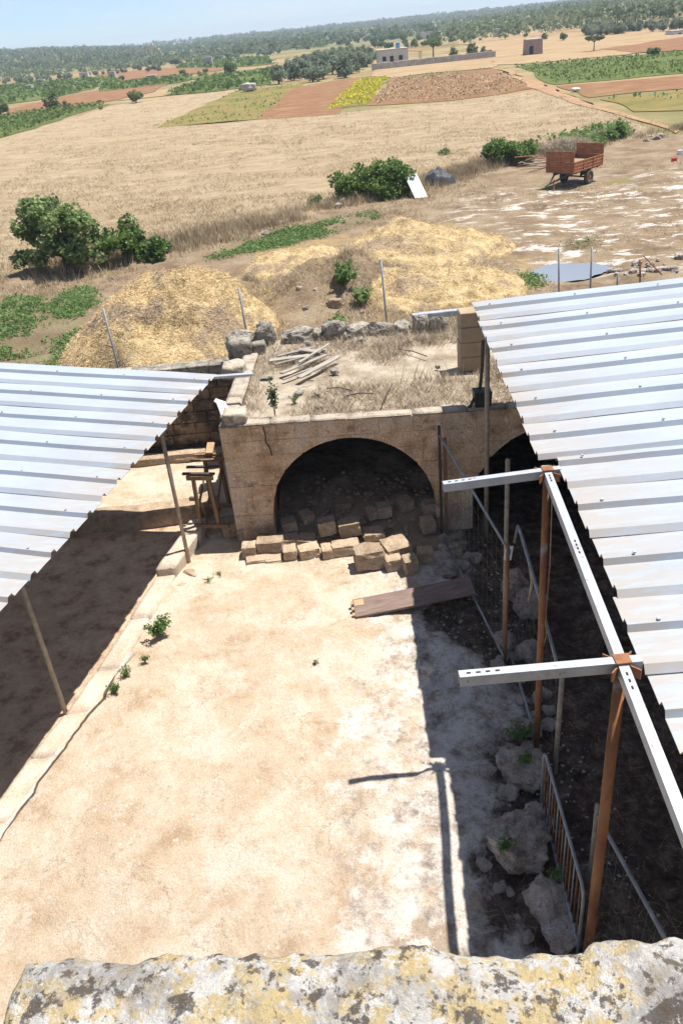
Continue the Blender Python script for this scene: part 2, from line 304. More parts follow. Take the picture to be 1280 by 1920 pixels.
MT['redsoil'] = field_mat('red_earth', [(.28, (0.153, 0.071, 0.038)), (.5, (0.218, 0.112, 0.062)), (.74, (0.267, 0.163, 0.099))], .3, (1, 2, 1), 1.2, .6, .15, over=[(.07, .50, .64, (0.190, 0.155, 0.057), .55, (1, 2, 1)), (.25, .52, .64, (0.336, 0.200, 0.114), .5, None)])
_i = 0
MT['browngrass'] = field_mat('brown_fallow', [(.28, (.144, 0.076, 0.040)), (.5, (.223, 0.130, 0.068)), (.74, (.302, 0.205, 0.119))], .25, (1, 1.6, 1), 1.2, .9, .25, over=[(.08, .56, .68, (.346, 0.288, 0.173), .6, None)])
MT['weedyfield'] = field_mat('weedy_fallow', [(.28, (.176, 0.120, 0.048)), (.5, (.208, 0.168, 0.060)), (.74, (.264, 0.196, 0.096))], .2, (1, 1.6, 1), 1.2, .8, .2, over=[(.12, .50, .60, (.112, 0.132, 0.036), .7, None)])
MT['ochre'] = field_mat('ochre_dry_grass', [(.28, (.252, 0.161, 0.086)), (.5, (.329, 0.238, 0.137)), (.74, (.392, 0.315, 0.209))], .12, (1, 2, 1), .9, .8, .2, over=[(.05, .52, .64, (.252, 0.133, 0.072), .6, (1, 2.5, 1))])
MT['greenfield'] = field_mat('green_crop_ground', [(.28, (0.063, 0.088, 0.026)), (.5, (0.107, 0.134, 0.042)), (.74, (0.179, 0.180, 0.070))], .2, (1, 2.5, 1), 1.2, .8, .2)
MT['path'] = field_mat('earth_track', [(.3, (0.255, 0.147, 0.081)), (.5, (0.319, 0.202, 0.119)), (.74, (0.370, 0.264, 0.173))], .5, (1, 1, 1), 2, .4, .1)

def mat_lichen():
    m, nt, b, pos = begin('lichen_covered_limestone')
    c = ramp(nt, noise_out(nt, pos, 12, 10, .72), [(0.3, (0.460, 0.418, 0.356)), (0.45, (0.644, 0.610, 0.551)), (0.6, (0.759, 0.740, 0.702)), (0.75, (0.690, 0.678, 0.670))])
    def patch(scale, lo, hi, amt, col, rot, rough=.7, det=9):
        nonlocal c
        c = mixc(nt, mathn(nt, 'MULTIPLY', thresh(nt, noise_out(nt, pos, scale, det, rough, (1, 1, 1, rot)), lo, hi), amt), c, col)
    patch(18.85, .49, .53, .85, (0.690, 0.520, 0.238), .3)
    patch(34.8, .53, .56, .8, (0.759, 0.599, 0.324), 1.9)
    patch(29, .53, .57, .9, (0.805, 0.780, 0.740), .8)
    patch(8.7, .51, .60, .65, (0.322, 0.299, 0.292), 4.0)
    patch(20.3, .545, .58, .92, (0.132, 0.111, 0.099), 2.1)
    patch(43.5, .575, .61, .85, (0.149, 0.119, 0.092), 1.1)
    patch(87, .60, .66, .6, (0.184, 0.147, 0.119), 2.6)
    patch(60.9, .58, .62, .7, (0.828, 0.802, 0.756), 5.2)
    nt.links.new(c, b.inputs['Base Color']); b.inputs['Roughness'].default_value = .95; b.inputs['Specular IOR Level'].default_value = .1
    h = mathn(nt, 'ADD', noise_out(nt, pos, 16, 10, .75), mathn(nt, 'MULTIPLY', noise_out(nt, pos, 80, 5, .75), .4))
    bump(nt, b, h, 1.0, .03)
    return m
MT['lichen'] = mat_lichen()

def mat_water():
    m, nt, b, pos = begin('murky_water')
    b.inputs['Base Color'].default_value = (.20, .22, .25, 1); b.inputs['Roughness'].default_value = .04; b.inputs['IOR'].default_value = 1.33
    bump(nt, b, noise_out(nt, pos, 3, 3, .5), .05, .02)
    return m
MT['water'] = mat_water()

# ------------------------------------------------------------------ helpers
def tag(o, label=None, cat=None, group=None, kind=None):
    if label: o['label'] = label
    if cat: o['category'] = cat
    if group: o['group'] = group
    if kind: o['kind'] = kind
    return o

def link(o, parent=None):
    COL.objects.link(o)
    if parent is not None: o.parent = parent
    return o

def mesh_np(name, V, faces, mat=None, smooth=False):
    """faces: list of (n,k) int arrays"""
    me = bpy.data.meshes.new(name)
    V = np.asarray(V, dtype=np.float32)
    me.vertices.add(len(V)); me.vertices.foreach_set('co', V.ravel())
    faces = [np.asarray(f, dtype=np.int32) for f in faces if len(f)]
    tot = sum(f.size for f in faces); npol = sum(len(f) for f in faces)
    me.loops.add(tot); me.polygons.add(npol)
    li = np.concatenate([f.ravel() for f in faces]); me.loops.foreach_set('vertex_index', li)
    st = []; s = 0
    for f in faces:
        k = f.shape[1]; st.append(s + np.arange(len(f)) * k); s += f.size
    me.polygons.foreach_set('loop_start', np.concatenate(st).astype(np.int32))
    if smooth: me.polygons.foreach_set('use_smooth', np.ones(npol, dtype=bool))
    me.update(calc_edges=True)
    if mat: me.materials.append(MT[mat])
    return me

def obj_np(name, V, faces, mat, parent=None, smooth=False, loc=None):
    o = bpy.data.objects.new(name, mesh_np(name, V, faces, mat, smooth))
    if loc is not None: o.location = loc
    return link(o, parent)

def empty(name, loc=(0, 0, 0), rz=0.0):
    o = bpy.data.objects.new(name, None); o.location = loc; o.rotation_euler = (0, 0, rz); o.empty_display_size = .2
    return link(o)

def set_zone(me, arr):
    a = me.attributes.new('zone', 'FLOAT_COLOR', 'POINT')
    c = np.ones((len(arr), 4), dtype=np.float32); c[:, :3] = arr
    a.data.foreach_set('color', c.ravel())

# vectorised value noise
_perm = rng.permutation(512); _val = rng.random(512)
def vnoise(x, y, z=0.0):
    x, y = np.broadcast_arrays(np.asarray(x, float), np.asarray(y, float)); z = np.broadcast_to(np.asarray(z, float), x.shape)
    xi, yi, zi = np.floor(x).astype(int), np.floor(y).astype(int), np.floor(z).astype(int)
    xf, yf, zf = x - xi, y - yi, z - zi
    s = lambda t: t * t * (3 - 2 * t)
    u, v, w = s(xf), s(yf), s(zf)
    def h(a, b, c): return _val[(_perm[(_perm[(_perm[a & 511] + b) & 511] + c) & 511])]
    r = 0
    for dx in (0, 1):
        for dy in (0, 1):
            for dz in (0, 1):
                r = r + h(xi + dx, yi + dy, zi + dz) * (u if dx else 1 - u) * (v if dy else 1 - v) * (w if dz else 1 - w)
    return r
def fbm(x, y, z=0.0, o=5, gain=.5):
    r = 0; a = 1; t = 0
    for i in range(o):
        f = 2 ** i
        r = r + a * vnoise(np.asarray(x) * f + 17.3 * i, np.asarray(y) * f - 9.1 * i, np.asarray(z) * f + 3.7 * i); t += a; a *= gain
    return r / t
def sstep(e0, e1, x):
    t = np.clip((x - e0) / (e1 - e0), 0, 1); return t * t * (3 - 2 * t)

class MB:
    def __init__(s): s.v = []; s.f = []
    def add(s, V, Fc):
        o = len(s.v); s.v += [tuple(p) for p in V]; s.f += [tuple(i + o for i in f) for f in Fc]; return s
    def box(s, c, d, rot=None):
        x, y, z = d[0] / 2, d[1] / 2, d[2] / 2
        P = [Vector(p) for p in ((-x, -y, -z), (x, -y, -z), (x, y, -z), (-x, y, -z), (-x, -y, z), (x, -y, z), (x, y, z), (-x, y, z))]
        if rot is not None: P = [rot @ p for p in P]
        return s.add([p + Vector(c) for p in P], [(0, 3, 2, 1), (4, 5, 6, 7), (0, 1, 5, 4), (1, 2, 6, 5), (2, 3, 7, 6), (3, 0, 4, 7)])
    def bar(s, a, b, w, h, up=(0, 0, 1)):
        a, b = Vector(a), Vector(b); d = b - a; L = d.length; d.normalize()
        u = Vector(up); sd = d.cross(u)
        if sd.length < 1e-4: sd = d.cross(Vector((0, 1, 0)))
        sd.normalize(); u = sd.cross(d)
        rot = Matrix((d, sd, u)).transposed()
        return s.box((a + b) / 2, (L, w, h), rot)
    def tube(s, pts, r, n=10, cap=True):
        pts = [Vector(p) for p in pts]; rr = r if isinstance(r, (list, tuple)) else [r] * len(pts)
        V = []; Fc = []; pu = None
        for i, p in enumerate(pts):
            d = (pts[min(i + 1, len(pts) - 1)] - pts[max(i - 1, 0)]).normalized()
            if pu is None:
                pu = d.orthogonal().normalized()
            pu = (pu - d * pu.dot(d)).normalized(); w = d.cross(pu)
            for k in range(n):
                a = 2 * math.pi * k / n; V.append(p + (pu * math.cos(a) + w * math.sin(a)) * rr[i])
        for i in range(len(pts) - 1):
            for k in range(n):
                k2 = (k + 1) % n; Fc.append((i * n + k, i * n + k2, (i + 1) * n + k2, (i + 1) * n + k))
        if cap: Fc.append(tuple(range(n - 1, -1, -1))); Fc.append(tuple((len(pts) - 1) * n + k for k in range(n)))
        return s.add(V, Fc)
    def prism(s, poly, z0, z1, f):
        """poly in (u,v), f(u,v,w)->point"""
        n = len(poly); V = [f(u, v, z0) for u, v in poly] + [f(u, v, z1) for u, v in poly]
        Fc = [tuple(range(n - 1, -1, -1)), tuple(range(n, 2 * n))] + [(i, (i + 1) % n, n + (i + 1) % n, n + i) for i in range(n)]
        return s.add(V, Fc)
    def mesh(s, name, mat, smooth=False, bevel=0.0, seg=1):
        me = bpy.data.meshes.new(name); me.from_pydata(s.v, [], s.f); me.update()
        bm = bmesh.new(); bm.from_mesh(me)
        bmesh.ops.recalc_face_normals(bm, faces=bm.faces)
        if bevel: bmesh.ops.bevel(bm, geom=bm.edges[:], offset=bevel, segments=seg, affect='EDGES', clamp_overlap=True)
        bm.to_mesh(me); bm.free()
        if smooth:
            me.polygons.foreach_set('use_smooth', np.ones(len(me.polygons), dtype=bool))
        if mat: me.materials.append(MT[mat])
        return me
    def build(s, name, mat, parent=None, smooth=False, bevel=0.0, loc=None, seg=1):
        o = bpy.data.objects.new(name, s.mesh(name, mat, smooth, bevel, seg))
        if loc is not None: o.location = loc
        return link(o, parent)

def rock_mesh(name, mat, d, seed, rough=.10, boxy=.6, cuts=5, freq=1.6):
    """rounded irregular stone of size d, base at z=0"""
    bm = bmesh.new(); bmesh.ops.create_cube(bm, size=2.0)
    bmesh.ops.subdivide_edges(bm, edges=bm.edges[:], cuts=cuts, use_grid_fill=True)
    off = Vector((seed * 13.7, seed * 7.1, seed * 3.3))
    for v in bm.verts:
        p = v.co.copy(); sph = p.normalized() * 1.15
        q = p.lerp(sph, 1 - boxy)
        n = q.normalized()
        k = mnoise.fractal(q * freq + off, 1.0, 2.0, 4)
        if cuts > 10: k = k - .55 * max(0.0, mnoise.noise(q * 2.6 + off) - .18) - .25 * abs(mnoise.noise(q * 5.0 + off))
        q += n * k * rough * 2.2 + Vector(mnoise.noise_vector(q * 1.1 + off)) * rough * .9
        v.co = Vector((q.x * d[0] / 2, q.y * d[1] / 2, q.z * d[2] / 2))
    zm = min(v.co.z for v in bm.verts)
    for v in bm.verts: v.co.z -= zm
    me = bpy.data.meshes.new(name); bm.to_mesh(me); bm.free()
    if boxy < .8: me.polygons.foreach_set('use_smooth', np.ones(len(me.polygons), dtype=bool))
    me.materials.append(MT[mat]); return me

def hull_rock(name, mat, d, seed, rough=.05, npt=26):
    """broken stone: hull of random points, faces roughened"""
    r_ = random.Random(seed); bm = bmesh.new()
    for k in range(npt):
        v = Vector((r_.gauss(0, 1), r_.gauss(0, 1), r_.gauss(0, 1))).normalized() * r_.uniform(.82, 1.08)
        v = Vector([math.copysign(abs(c_) ** .72, c_) for c_ in v]); bm.verts.new(v)
    rs = bmesh.ops.convex_hull(bm, input=bm.verts[:])
    bmesh.ops.delete(bm, geom=[v for v in bm.verts if not v.link_faces], context='VERTS')
    bmesh.ops.dissolve_limit(bm, angle_limit=R(9), verts=bm.verts[:], edges=bm.edges[:])
    bmesh.ops.bevel(bm, geom=bm.edges[:], offset=.07, segments=2, affect='EDGES', clamp_overlap=True)
    bmesh.ops.triangulate(bm, faces=bm.faces[:])
    for _ in range(3):
        lng = [e_ for e_ in bm.edges if e_.calc_length() > .16]
        if lng: bmesh.ops.subdivide_edges(bm, edges=lng, cuts=1); bmesh.ops.triangulate(bm, faces=bm.faces[:])
    off = Vector((seed * 3.7, seed * 1.3, seed * 2.9))
    for v in bm.verts:
        q = v.co.copy(); n = q.normalized()
        k = mnoise.fractal(q * 2.6 + off, .9, 2.1, 5) * rough * 1.6 - rough * 3.0 * max(0.0, mnoise.noise(q * 1.9 + off * 1.7) - .22) - rough * 1.2 * max(0.0, mnoise.noise(q * 5.5 + off) - .15)
        v.co = q + n * k + Vector(mnoise.noise_vector(q * 4 + off)) * rough * .35
    for v in bm.verts: v.co = Vector((v.co.x * d[0] / 2, v.co.y * d[1] / 2, v.co.z * d[2] / 2))
    zm = min(v.co.z for v in bm.verts)
    for v in bm.verts: v.co.z -= zm
    me = bpy.data.meshes.new(name); bm.to_mesh(me); bm.free(); me.materials.append(MT[mat]); return me

# leaf clouds ---------------------------------------------------------------
def leaf_quads(C, size, up_bias=.9, aspect=1.0, fold=False):
    """one small leaf-shaped quad per centre"""
    n = len(C); nr = rng.normal(size=(n, 3)); nr[:, 2] += up_bias; nr /= np.linalg.norm(nr, axis=1)[:, None]
    t = rng.normal(size=(n, 3)); t -= (t * nr).sum(1)[:, None] * nr; t /= np.linalg.norm(t, axis=1)[:, None]
    w = np.cross(nr, t)
    s = (size * rng.uniform(.45, 1.5, n))[:, None]
    a, b = t * s * .5, w * s * .5 * aspect
    V = np.empty((n, 4, 3)); V[:, 0] = C - a; V[:, 1] = C + b * .9 + nr * s * .10; V[:, 2] = C + a; V[:, 3] = C - b * .9 + nr * s * .10
    return V.reshape(-1, 3), np.arange(4 * n).reshape(n, 4)

def lobes_points(lobes, n, shell=.55):
    """points through the volume of ellipsoid lobes (x,y,z,rx,ry,rz), denser near the skin, broken by noise"""
    out = []
    vol = np.array([l[3] * l[4] * l[5] for l in lobes]) ** .67; vol /= vol.sum()
    for l, f in zip(lobes, vol):
        m = int(n * f * 1.9) + 4
        d = rng.normal(size=(m, 3)); d /= np.linalg.norm(d, axis=1)[:, None]
        rad = (shell + (1 - shell) * rng.random(m) ** .7)
        sd = rng.random() * 50
        rad *= .72 + .5 * fbm(d[:, 0] * 1.9 + sd, d[:, 1] * 1.9, d[:, 2] * 1.9 + sd, 3)
        p = np.array(l[:3]) + d * rad[:, None] * np.array(l[3:])
        k = fbm(p[:, 0] * 1.4 / max(l[3], .3) + sd, p[:, 1] * 1.4 / max(l[4], .3), p[:, 2] * 1.6 / max(l[5], .3), 3)
        keep = k > .45
        out.append(p[keep][:int(n * f) + 1])
    return np.concatenate(out)

def limbs(mb, base, lobes, r0_, n=6):
    for l in lobes:
        b = Vector(base); e = Vector(l[:3]); m = b.lerp(e, .5) + Vector((random.uniform(-.1, .1), random.uniform(-.1, .1), .1)) * (e - b).length
        mb.tube([b, m, e], [r0_, r0_ * .6, r0_ * .2], n)

def make_tree(name, lobes, nleaf, leaf, mat, trunk_r, trunk_h, up_bias=.9, aspect=.7, shell=.5):
    root = bpy.data.objects.new(name, None); root.empty_display_size = .3; link(root)
    mb = MB()
    mb.tube([(0, 0, -.1), (trunk_r * .4, 0, trunk_h * .5), (0, trunk_r * .3, trunk_h)], [trunk_r * 1.35, trunk_r, trunk_r * .8], 7)
    limbs(mb, (0, 0, trunk_h * .92), lobes, trunk_r * .6, 5)
    mb.build('trunk', 'bark', root, smooth=True)
    V, Fq = leaf_quads(lobes_points(lobes, nleaf, shell), leaf, up_bias, aspect)
    obj_np('crown', V, [Fq], mat, root)
    return root

def copy_tree(o, loc, rz=0.0, sc=1.0):
    c = o.copy(); COL.objects.link(c); c.parent = None
    c.location = loc; c.rotation_euler = (0, 0, rz); c.scale = (sc, sc, sc) if not isinstance(sc, tuple) else sc
    for ch in o.children:
        d = ch.copy(); COL.objects.link(d); d.parent = c
        for gc in ch.children:
            e = gc.copy(); COL.objects.link(e); e.parent = d
    return c

def blades(P, h, lean=.5, width=.02, n=6, spread=.08):
    """n thin triangular blades at each point of P"""
    P = np.repeat(P, n, 0); m = len(P)
    a = rng.uniform(0, 2 * np.pi, m); hh = h * rng.uniform(.45, 1.25, m)
    base = P + np.c_[rng.normal(size=(m, 2)) * spread, np.zeros(m)]
    tip = base + np.c_[np.cos(a) * lean * hh, np.sin(a) * lean * hh, hh]
    a2 = rng.uniform(0, 2 * np.pi, m); w = np.c_[np.cos(a2), np.sin(a2), np.zeros(m)] * width * .5
    V = np.empty((m, 3, 3)); V[:, 0] = base - w; V[:, 1] = base + w; V[:, 2] = tip
    return V.reshape(-1, 3), np.arange(3 * m).reshape(m, 3)

def in_poly(x, y, poly):
    c = np.zeros(len(x), dtype=bool); n = len(poly)
    for i in range(n):
        x1, y1 = poly[i][0], poly[i][1]; x2, y2 = poly[(i + 1) % n][0], poly[(i + 1) % n][1]
        k = ((y1 > y) != (y2 > y)) & (x < (x2 - x1) * (y - y1) / (y2 - y1 + 1e-12) + x1); c ^= k
    return c
def scatter_poly(poly, n):
    xs = [p[0] for p in poly]; ys = [p[1] for p in poly]
    x = rng.uniform(min(xs), max(xs), n * 3); y = rng.uniform(min(ys), max(ys), n * 3)
    k = in_poly(x, y, poly); return x[k][:n], y[k][:n]

# ================================================================== SETTING
def terr(x, y):
    """height of the open country"""
    x = np.asarray(x, float); y = np.asarray(y, float)
    d = np.hypot(x, y); az = np.degrees(np.arctan2(x, y))
    left = sstep(-4, -19, az) * sstep(420, 1350, d) * 17
    mid = sstep(700, 2400, d) * (9 + 5 * vnoise(az * .12 + 3, d * .0004))
    right = sstep(8, 24, az) * sstep(230, 600, d) * 6.0
    return np.maximum(left, mid * .9) + right * sstep(2600, 900, d) + (fbm(x * .006, y * .006, 0, 3) - .5) * 4 * sstep(260, 700, d)

def gt(px, py):
    """survey point on the open country"""
    d = fw + rt * (px - CX) / F - upv * (py - CY) / F
    ts = np.geomspace(20, 6000, 4000) / math.hypot(d[0], d[1])
    P = EYE + ts[:, None] * d
    below = P[:, 2] < terr(P[:, 0], P[:, 1])
    i = int(np.argmax(below)) if below.any() else len(ts) - 1
    return Vector((float(P[i, 0]), float(P[i, 1]), float(terr(P[i, 0], P[i, 1]))))

# the plain: one sheet out to the horizon
ang = np.linspace(-math.pi, math.pi, 361)[:-1]
rad = np.concatenate([[0.0], np.geomspace(6, 3850, 150)])
fine = np.radians(np.linspace(-40, 45, 341)); rest = np.radians(np.linspace(47, 318, 110))
ang = np.concatenate([fine, rest])
A, D = np.meshgrid(ang, rad[1:])
X, Y = np.sin(A) * D, np.cos(A) * D
Z = terr(X, Y) - .03 - 1.0 * sstep(52, 38, np.hypot(X, Y))
nA = len(ang); nR = len(rad) - 1
V = np.c_[X.ravel(), Y.ravel(), Z.ravel()]
i, j = np.meshgrid(np.arange(nR - 1), np.arange(nA), indexing='ij')
q = np.stack([i * nA + j, (i + 1) * nA + j, (i + 1) * nA + (j + 1) % nA, i * nA + (j + 1) % nA], -1).reshape(-1, 4)
V = np.vstack([V, [[0, 0, -1.05]]]); ctr = len(V) - 1
tri = np.stack([np.full(nA, ctr), np.arange(nA), (np.arange(nA) + 1) % nA], -1)
o = obj_np('open_country_ground', V, [q, tri], 'plain', smooth=True); tag(o, kind='structure')
dd = np.hypot(V[:, 0], V[:, 1]); set_zone(o.data, np.stack([sstep(420, 640, dd), 0 * dd, 0 * dd], -1))

# ---- fields, as sheets on the plain ---------------------------------------
def field(name, pix, mat, dz, step=None, relief=0.0, world=False):
    poly = [(g(*p)[0], g(*p)[1]) for p in pix] if not world else pix
    bm = bmesh.new()
    vs_ = [bm.verts.new((p[0], p[1], 0)) for p in poly]
    f = bm.faces.new(vs_)
    bmesh.ops.triangulate(bm, faces=[f])
    if step:
        for _ in range(9):
            lng = [e for e in bm.edges if e.calc_length() > step]
            if not lng: break
            bmesh.ops.subdivide_edges(bm, edges=lng, cuts=1)
            bmesh.ops.triangulate(bm, faces=bm.faces[:])
    amp = .022 * math.hypot(np.mean([p[0] for p in poly]), np.mean([p[1] for p in poly])) if not relief else 1.2
    for v in bm.verts:
        if v.is_boundary: q_ = Vector(mnoise.noise_vector(v.co * (.25 if relief else .11) + Vector((len(name), 0, 0)))); v.co.x += q_.x * amp * .5; v.co.y += q_.y * amp
    co = np.array([v.co[:] for v in bm.verts])
    z = terr(co[:, 0], co[:, 1]) + dz + (relief * (fbm(co[:, 0] * .35, co[:, 1] * .35, 0, 4) - .3) * sstep(95, 70, co[:, 1]) if relief else 0)
    for v, zz in zip(bm.verts, z): v.co.z = zz
    for f in bm.faces:
        f.smooth = True
        f.normal_update()
        if f.normal.z < 0: f.normal_flip()
    me = bpy.data.meshes.new(name); bm.to_mesh(me); bm.free(); me.materials.append(MT[mat])
    o = link(bpy.data.objects.new(name, me)); tag(o, kind='structure'); return poly

stub = field('stubble_field', [(-200, 560), (30, 520), (330, 468), (470, 436), (620, 398), (800, 352), (900, 325), (1010, 300), (1130, 275), (1240, 252), (1180, 225), (1010, 168), (860, 190), (640, 212), (470, 226), (296, 240), (452, 166), (400, 173), (310, 185), (215, 196), (0, 262), (-200, 300)], 'stubble', .0, 1.6, .14)
weedy = field('weedy_fallow_field', [(290, 240), (450, 168), (560, 158), (490, 224)], 'weedyfield', 0.012, 4)
red1 = field('ploughed_red_field', [(485, 225), (556, 162), (700, 142), (640, 212)], 'redsoil', 0.016, 4)
yell = field('flowering_field', [(612, 206), (672, 152), (728, 146), (690, 197)], 'weedyfield', 0.020, 4)
brown = field('brown_fallow_field', [(694, 197), (735, 147), (925, 127), (1008, 166), (860, 188)], 'browngrass', 0.024, 3)
field('pale_grass_field', [(690, 145), (700, 128), (930, 104), (928, 126), (735, 146)], 'ochre', 0.048, 5)
field('ochre_grass_field', [(930, 122), (860, 78), (960, 66), (1280, 48), (1400, 60), (1400, 82), (1280, 92), (960, 122)], 'ochre', 0.06, 6)
grn1 = field('green_crop_field', [(962, 124), (1100, 112), (1280, 97), (1400, 90), (1400, 130), (1280, 138), (1045, 158)], 'greenfield', 0.028, 4)
field('red_earth_field', [(1045, 161), (1280, 141), (1400, 132), (1400, 160), (1280, 168), (1110, 184)], 'redsoil', 0.032, 4)
grn2 = field('green_weedy_field', [(1125, 186), (1280, 170), (1400, 162), (1400, 215), (1280, 206), (1190, 210)], 'weedyfield', 0.036, 3)
field('red_earth_strip', [(1130, 92), (1280, 70), (1400, 66), (1400, 86), (1280, 94), (1180, 100)], 'redsoil', 0.10, 6)
vin1 = field('left_vineyard_ground', [(-150, 245), (0, 222), (150, 202), (212, 194), (150, 212), (0, 260), (-150, 300)], 'greenfield', 0.040, 4)
field('red_soil_plot', [(20, 205), (120, 180), (250, 160), (330, 152), (290, 172), (215, 188), (130, 205), (0, 220)], 'redsoil', 0.06, 5)
field('pale_tilled_plot', [(215, 190), (290, 172), (400, 150), (440, 160), (310, 180)], 'ochre', 0.07, 5)
vin2 = field('middle_vineyard_ground', [(312, 180), (400, 146), (510, 132), (508, 158), (440, 168)], 'greenfield', 0.08, 4)
vin3 = field('far_vineyard_ground', [(-150, 185), (0, 164), (190, 148), (235, 150), (120, 180), (0, 198), (-150, 225)], 'greenfield', 0.08, 5)
vin4 = field('upper_vineyard_ground', [(185, 163), (300, 150), (410, 140), (330, 156), (190, 172)], 'greenfield', 0.10, 5)
field('far_red_field', [(180, 140), (300, 128), (420, 122), (420, 132), (240, 150)], 'redsoil', 0.09, 6)
vin5 = field('distant_green_field', [(330, 128), (390, 116), (500, 108), (510, 120), (420, 128)], 'greenfield', 0.11, 6)
field('earth_track', [(922, 127), (929, 126), (1010, 154), (1120, 197), (1280, 248), (1280, 254), (1110, 202), (1000, 163)], 'path', 0.044, 3)

# ---- waste ground between the sheds and the fields ------------------------
def pud(x, y):                                   # hollow that holds the water
    c = g(1055, 508); return np.exp(-(((x - c.x) / 1.5) ** 2 + ((y - c.y - .12 * (x - c.x)) / 1.25) ** 2))
def near_h(x, y):
    h = (fbm(x * .5, y * .5, 0, 5) - .5) * .34 + (fbm(x * .13, y * .13, 5, 2) - .5) * .5 + .12
    bank = sstep(-10, 8, x) * 0
    c1 = g(640, 545)                             # old spoil bank with weeds behind the rear wall
    h = h + 1.25 * np.exp(-(((x - c1.x) / 2.4) ** 2 + ((y - c1.y + 1) / 2.0) ** 2)) * (.30 + 1.4 * fbm(x * 1.3, y * 1.3, 2, 5, .6))
    h = h * sstep(14.2, 21.5, y) * (1 - .8 * pud(x, y)) - .5 * pud(x, y)
    edge = sstep(44, 52, y - .25 * np.abs(x)) 
    return h * (1 - .75 * edge) + .015
xs = np.arange(-34, 44.01, .22); ys = np.concatenate([np.arange(19.3, 36, .2), np.arange(36, 66, .3)])
X, Y = np.meshgrid(xs, ys); Z = near_h(X, Y)
far_edge = 58 + .0 * X
V = np.c_[X.ravel(), Y.ravel(), Z.ravel()]
ny, nx = X.shape
i, j = np.meshgrid(np.arange(ny - 1), np.arange(nx - 1), indexing='ij')
q = np.stack([i * nx + j, i * nx + j + 1, (i + 1) * nx + j + 1, (i + 1) * nx + j], -1).reshape(-1, 4)
# the waste ground ends where the stubble begins (crooked line)
bx = [g(*p)[0] for p in ((-250, 560), (30, 522), (330, 466), (470, 432), (620, 392), (800, 345), (900, 315), (1010, 286), (1130, 262), (1240, 240), (1500, 250))]
by = [g(*p)[1] for p in ((-250, 560), (30, 522), (330, 466), (470, 432), (620, 392), (800, 345), (900, 315), (1010, 286), (1130, 262), (1240, 240), (1500, 250))]
lim = np.interp(X, bx, by) + (fbm(X * .5, Y * .5, 8, 4) - .5) * 3.5
Z2 = np.where(Y > lim, -.10, Z); V[:, 2] = Z2.ravel()
o = obj_np('waste_ground', V, [q], 'near', smooth=True); tag(o, kind='structure')
zr = sstep(5.5, 10.5, X + (fbm(X * .3, Y * .3, 1, 3) - .5) * 4) * sstep(29, 33, Y) * sstep(52, 46, Y - .1 * X)
def gpoly(pts): return [(g(*p)[0], g(*p)[1]) for p in pts]
gs1 = gpoly([(385, 488), (460, 452), (560, 428), (700, 398), (715, 408), (600, 440), (500, 468), (420, 486)])
gs2 = gpoly([(-40, 570), (60, 555), (170, 540), (185, 575), (110, 690), (-40, 700)])
zg = (in_poly(X.ravel(), Y.ravel(), gs1) | in_poly(X.ravel(), Y.ravel(), gs2)).reshape(X.shape).astype(float)
gs3 = gpoly([(470, 470), (620, 440), (830, 418), (960, 450), (960, 545), (860, 590), (480, 620), (450, 560)])
zs = in_poly((X + (fbm(X * .6, Y * .6, 3, 3) - .5) * 3).ravel(), (Y + (fbm(X * .6, Y * .6, 9, 3) - .5) * 4).ravel(), gs3).reshape(X.shape).astype(float) * sstep(.42, .62, fbm(X * .45, Y * .45, 4, 4))
set_zone(o.data, np.stack([zr.ravel(), zg.ravel() * .35, zs.ravel()], -1))

def gn(px, py):
    """survey point on the waste ground"""
    d = fw + rt * (px - CX) / F - upv * (py - CY) / F
    ts = np.linspace(18, 62, 1500) / d[1]; P = EYE + ts[:, None] * d
    i = int(np.argmax(P[:, 2] < near_h(P[:, 0], P[:, 1]))); return Vector([float(q) for q in P[i]])
# puddle
c = g(1055, 508)
a = np.linspace(0, 2 * np.pi, 40)[:-1]
rr = 1.5 * (.55 + .9 * fbm(np.cos(a) * 1.6 + 5, np.sin(a) * 1.6, 0, 4)) * (1 + .35 * np.maximum(0, np.cos(a)) ** 6)
V = np.c_[c.x + np.cos(a) * rr * 1.15, c.y + np.sin(a) * rr * .95 + np.cos(a) * rr * .12, np.full(39, -.06)]
tag(obj_np('puddle', V, [np.arange(39)[None, :]], 'water'), kind='structure')

# ---- yard -----------------------------------------------------------------
KP = [g(-160, 1830), g(0, 1590), g(100, 1440), g(200, 1310), g(275, 1190), g(335, 1090), g(410, 980)]   # foot of the left kerb
kx = [p.x for p in KP][::1]; ky = [p.y for p in KP]
def kerb_x(y): return np.interp(y, ky, kx)
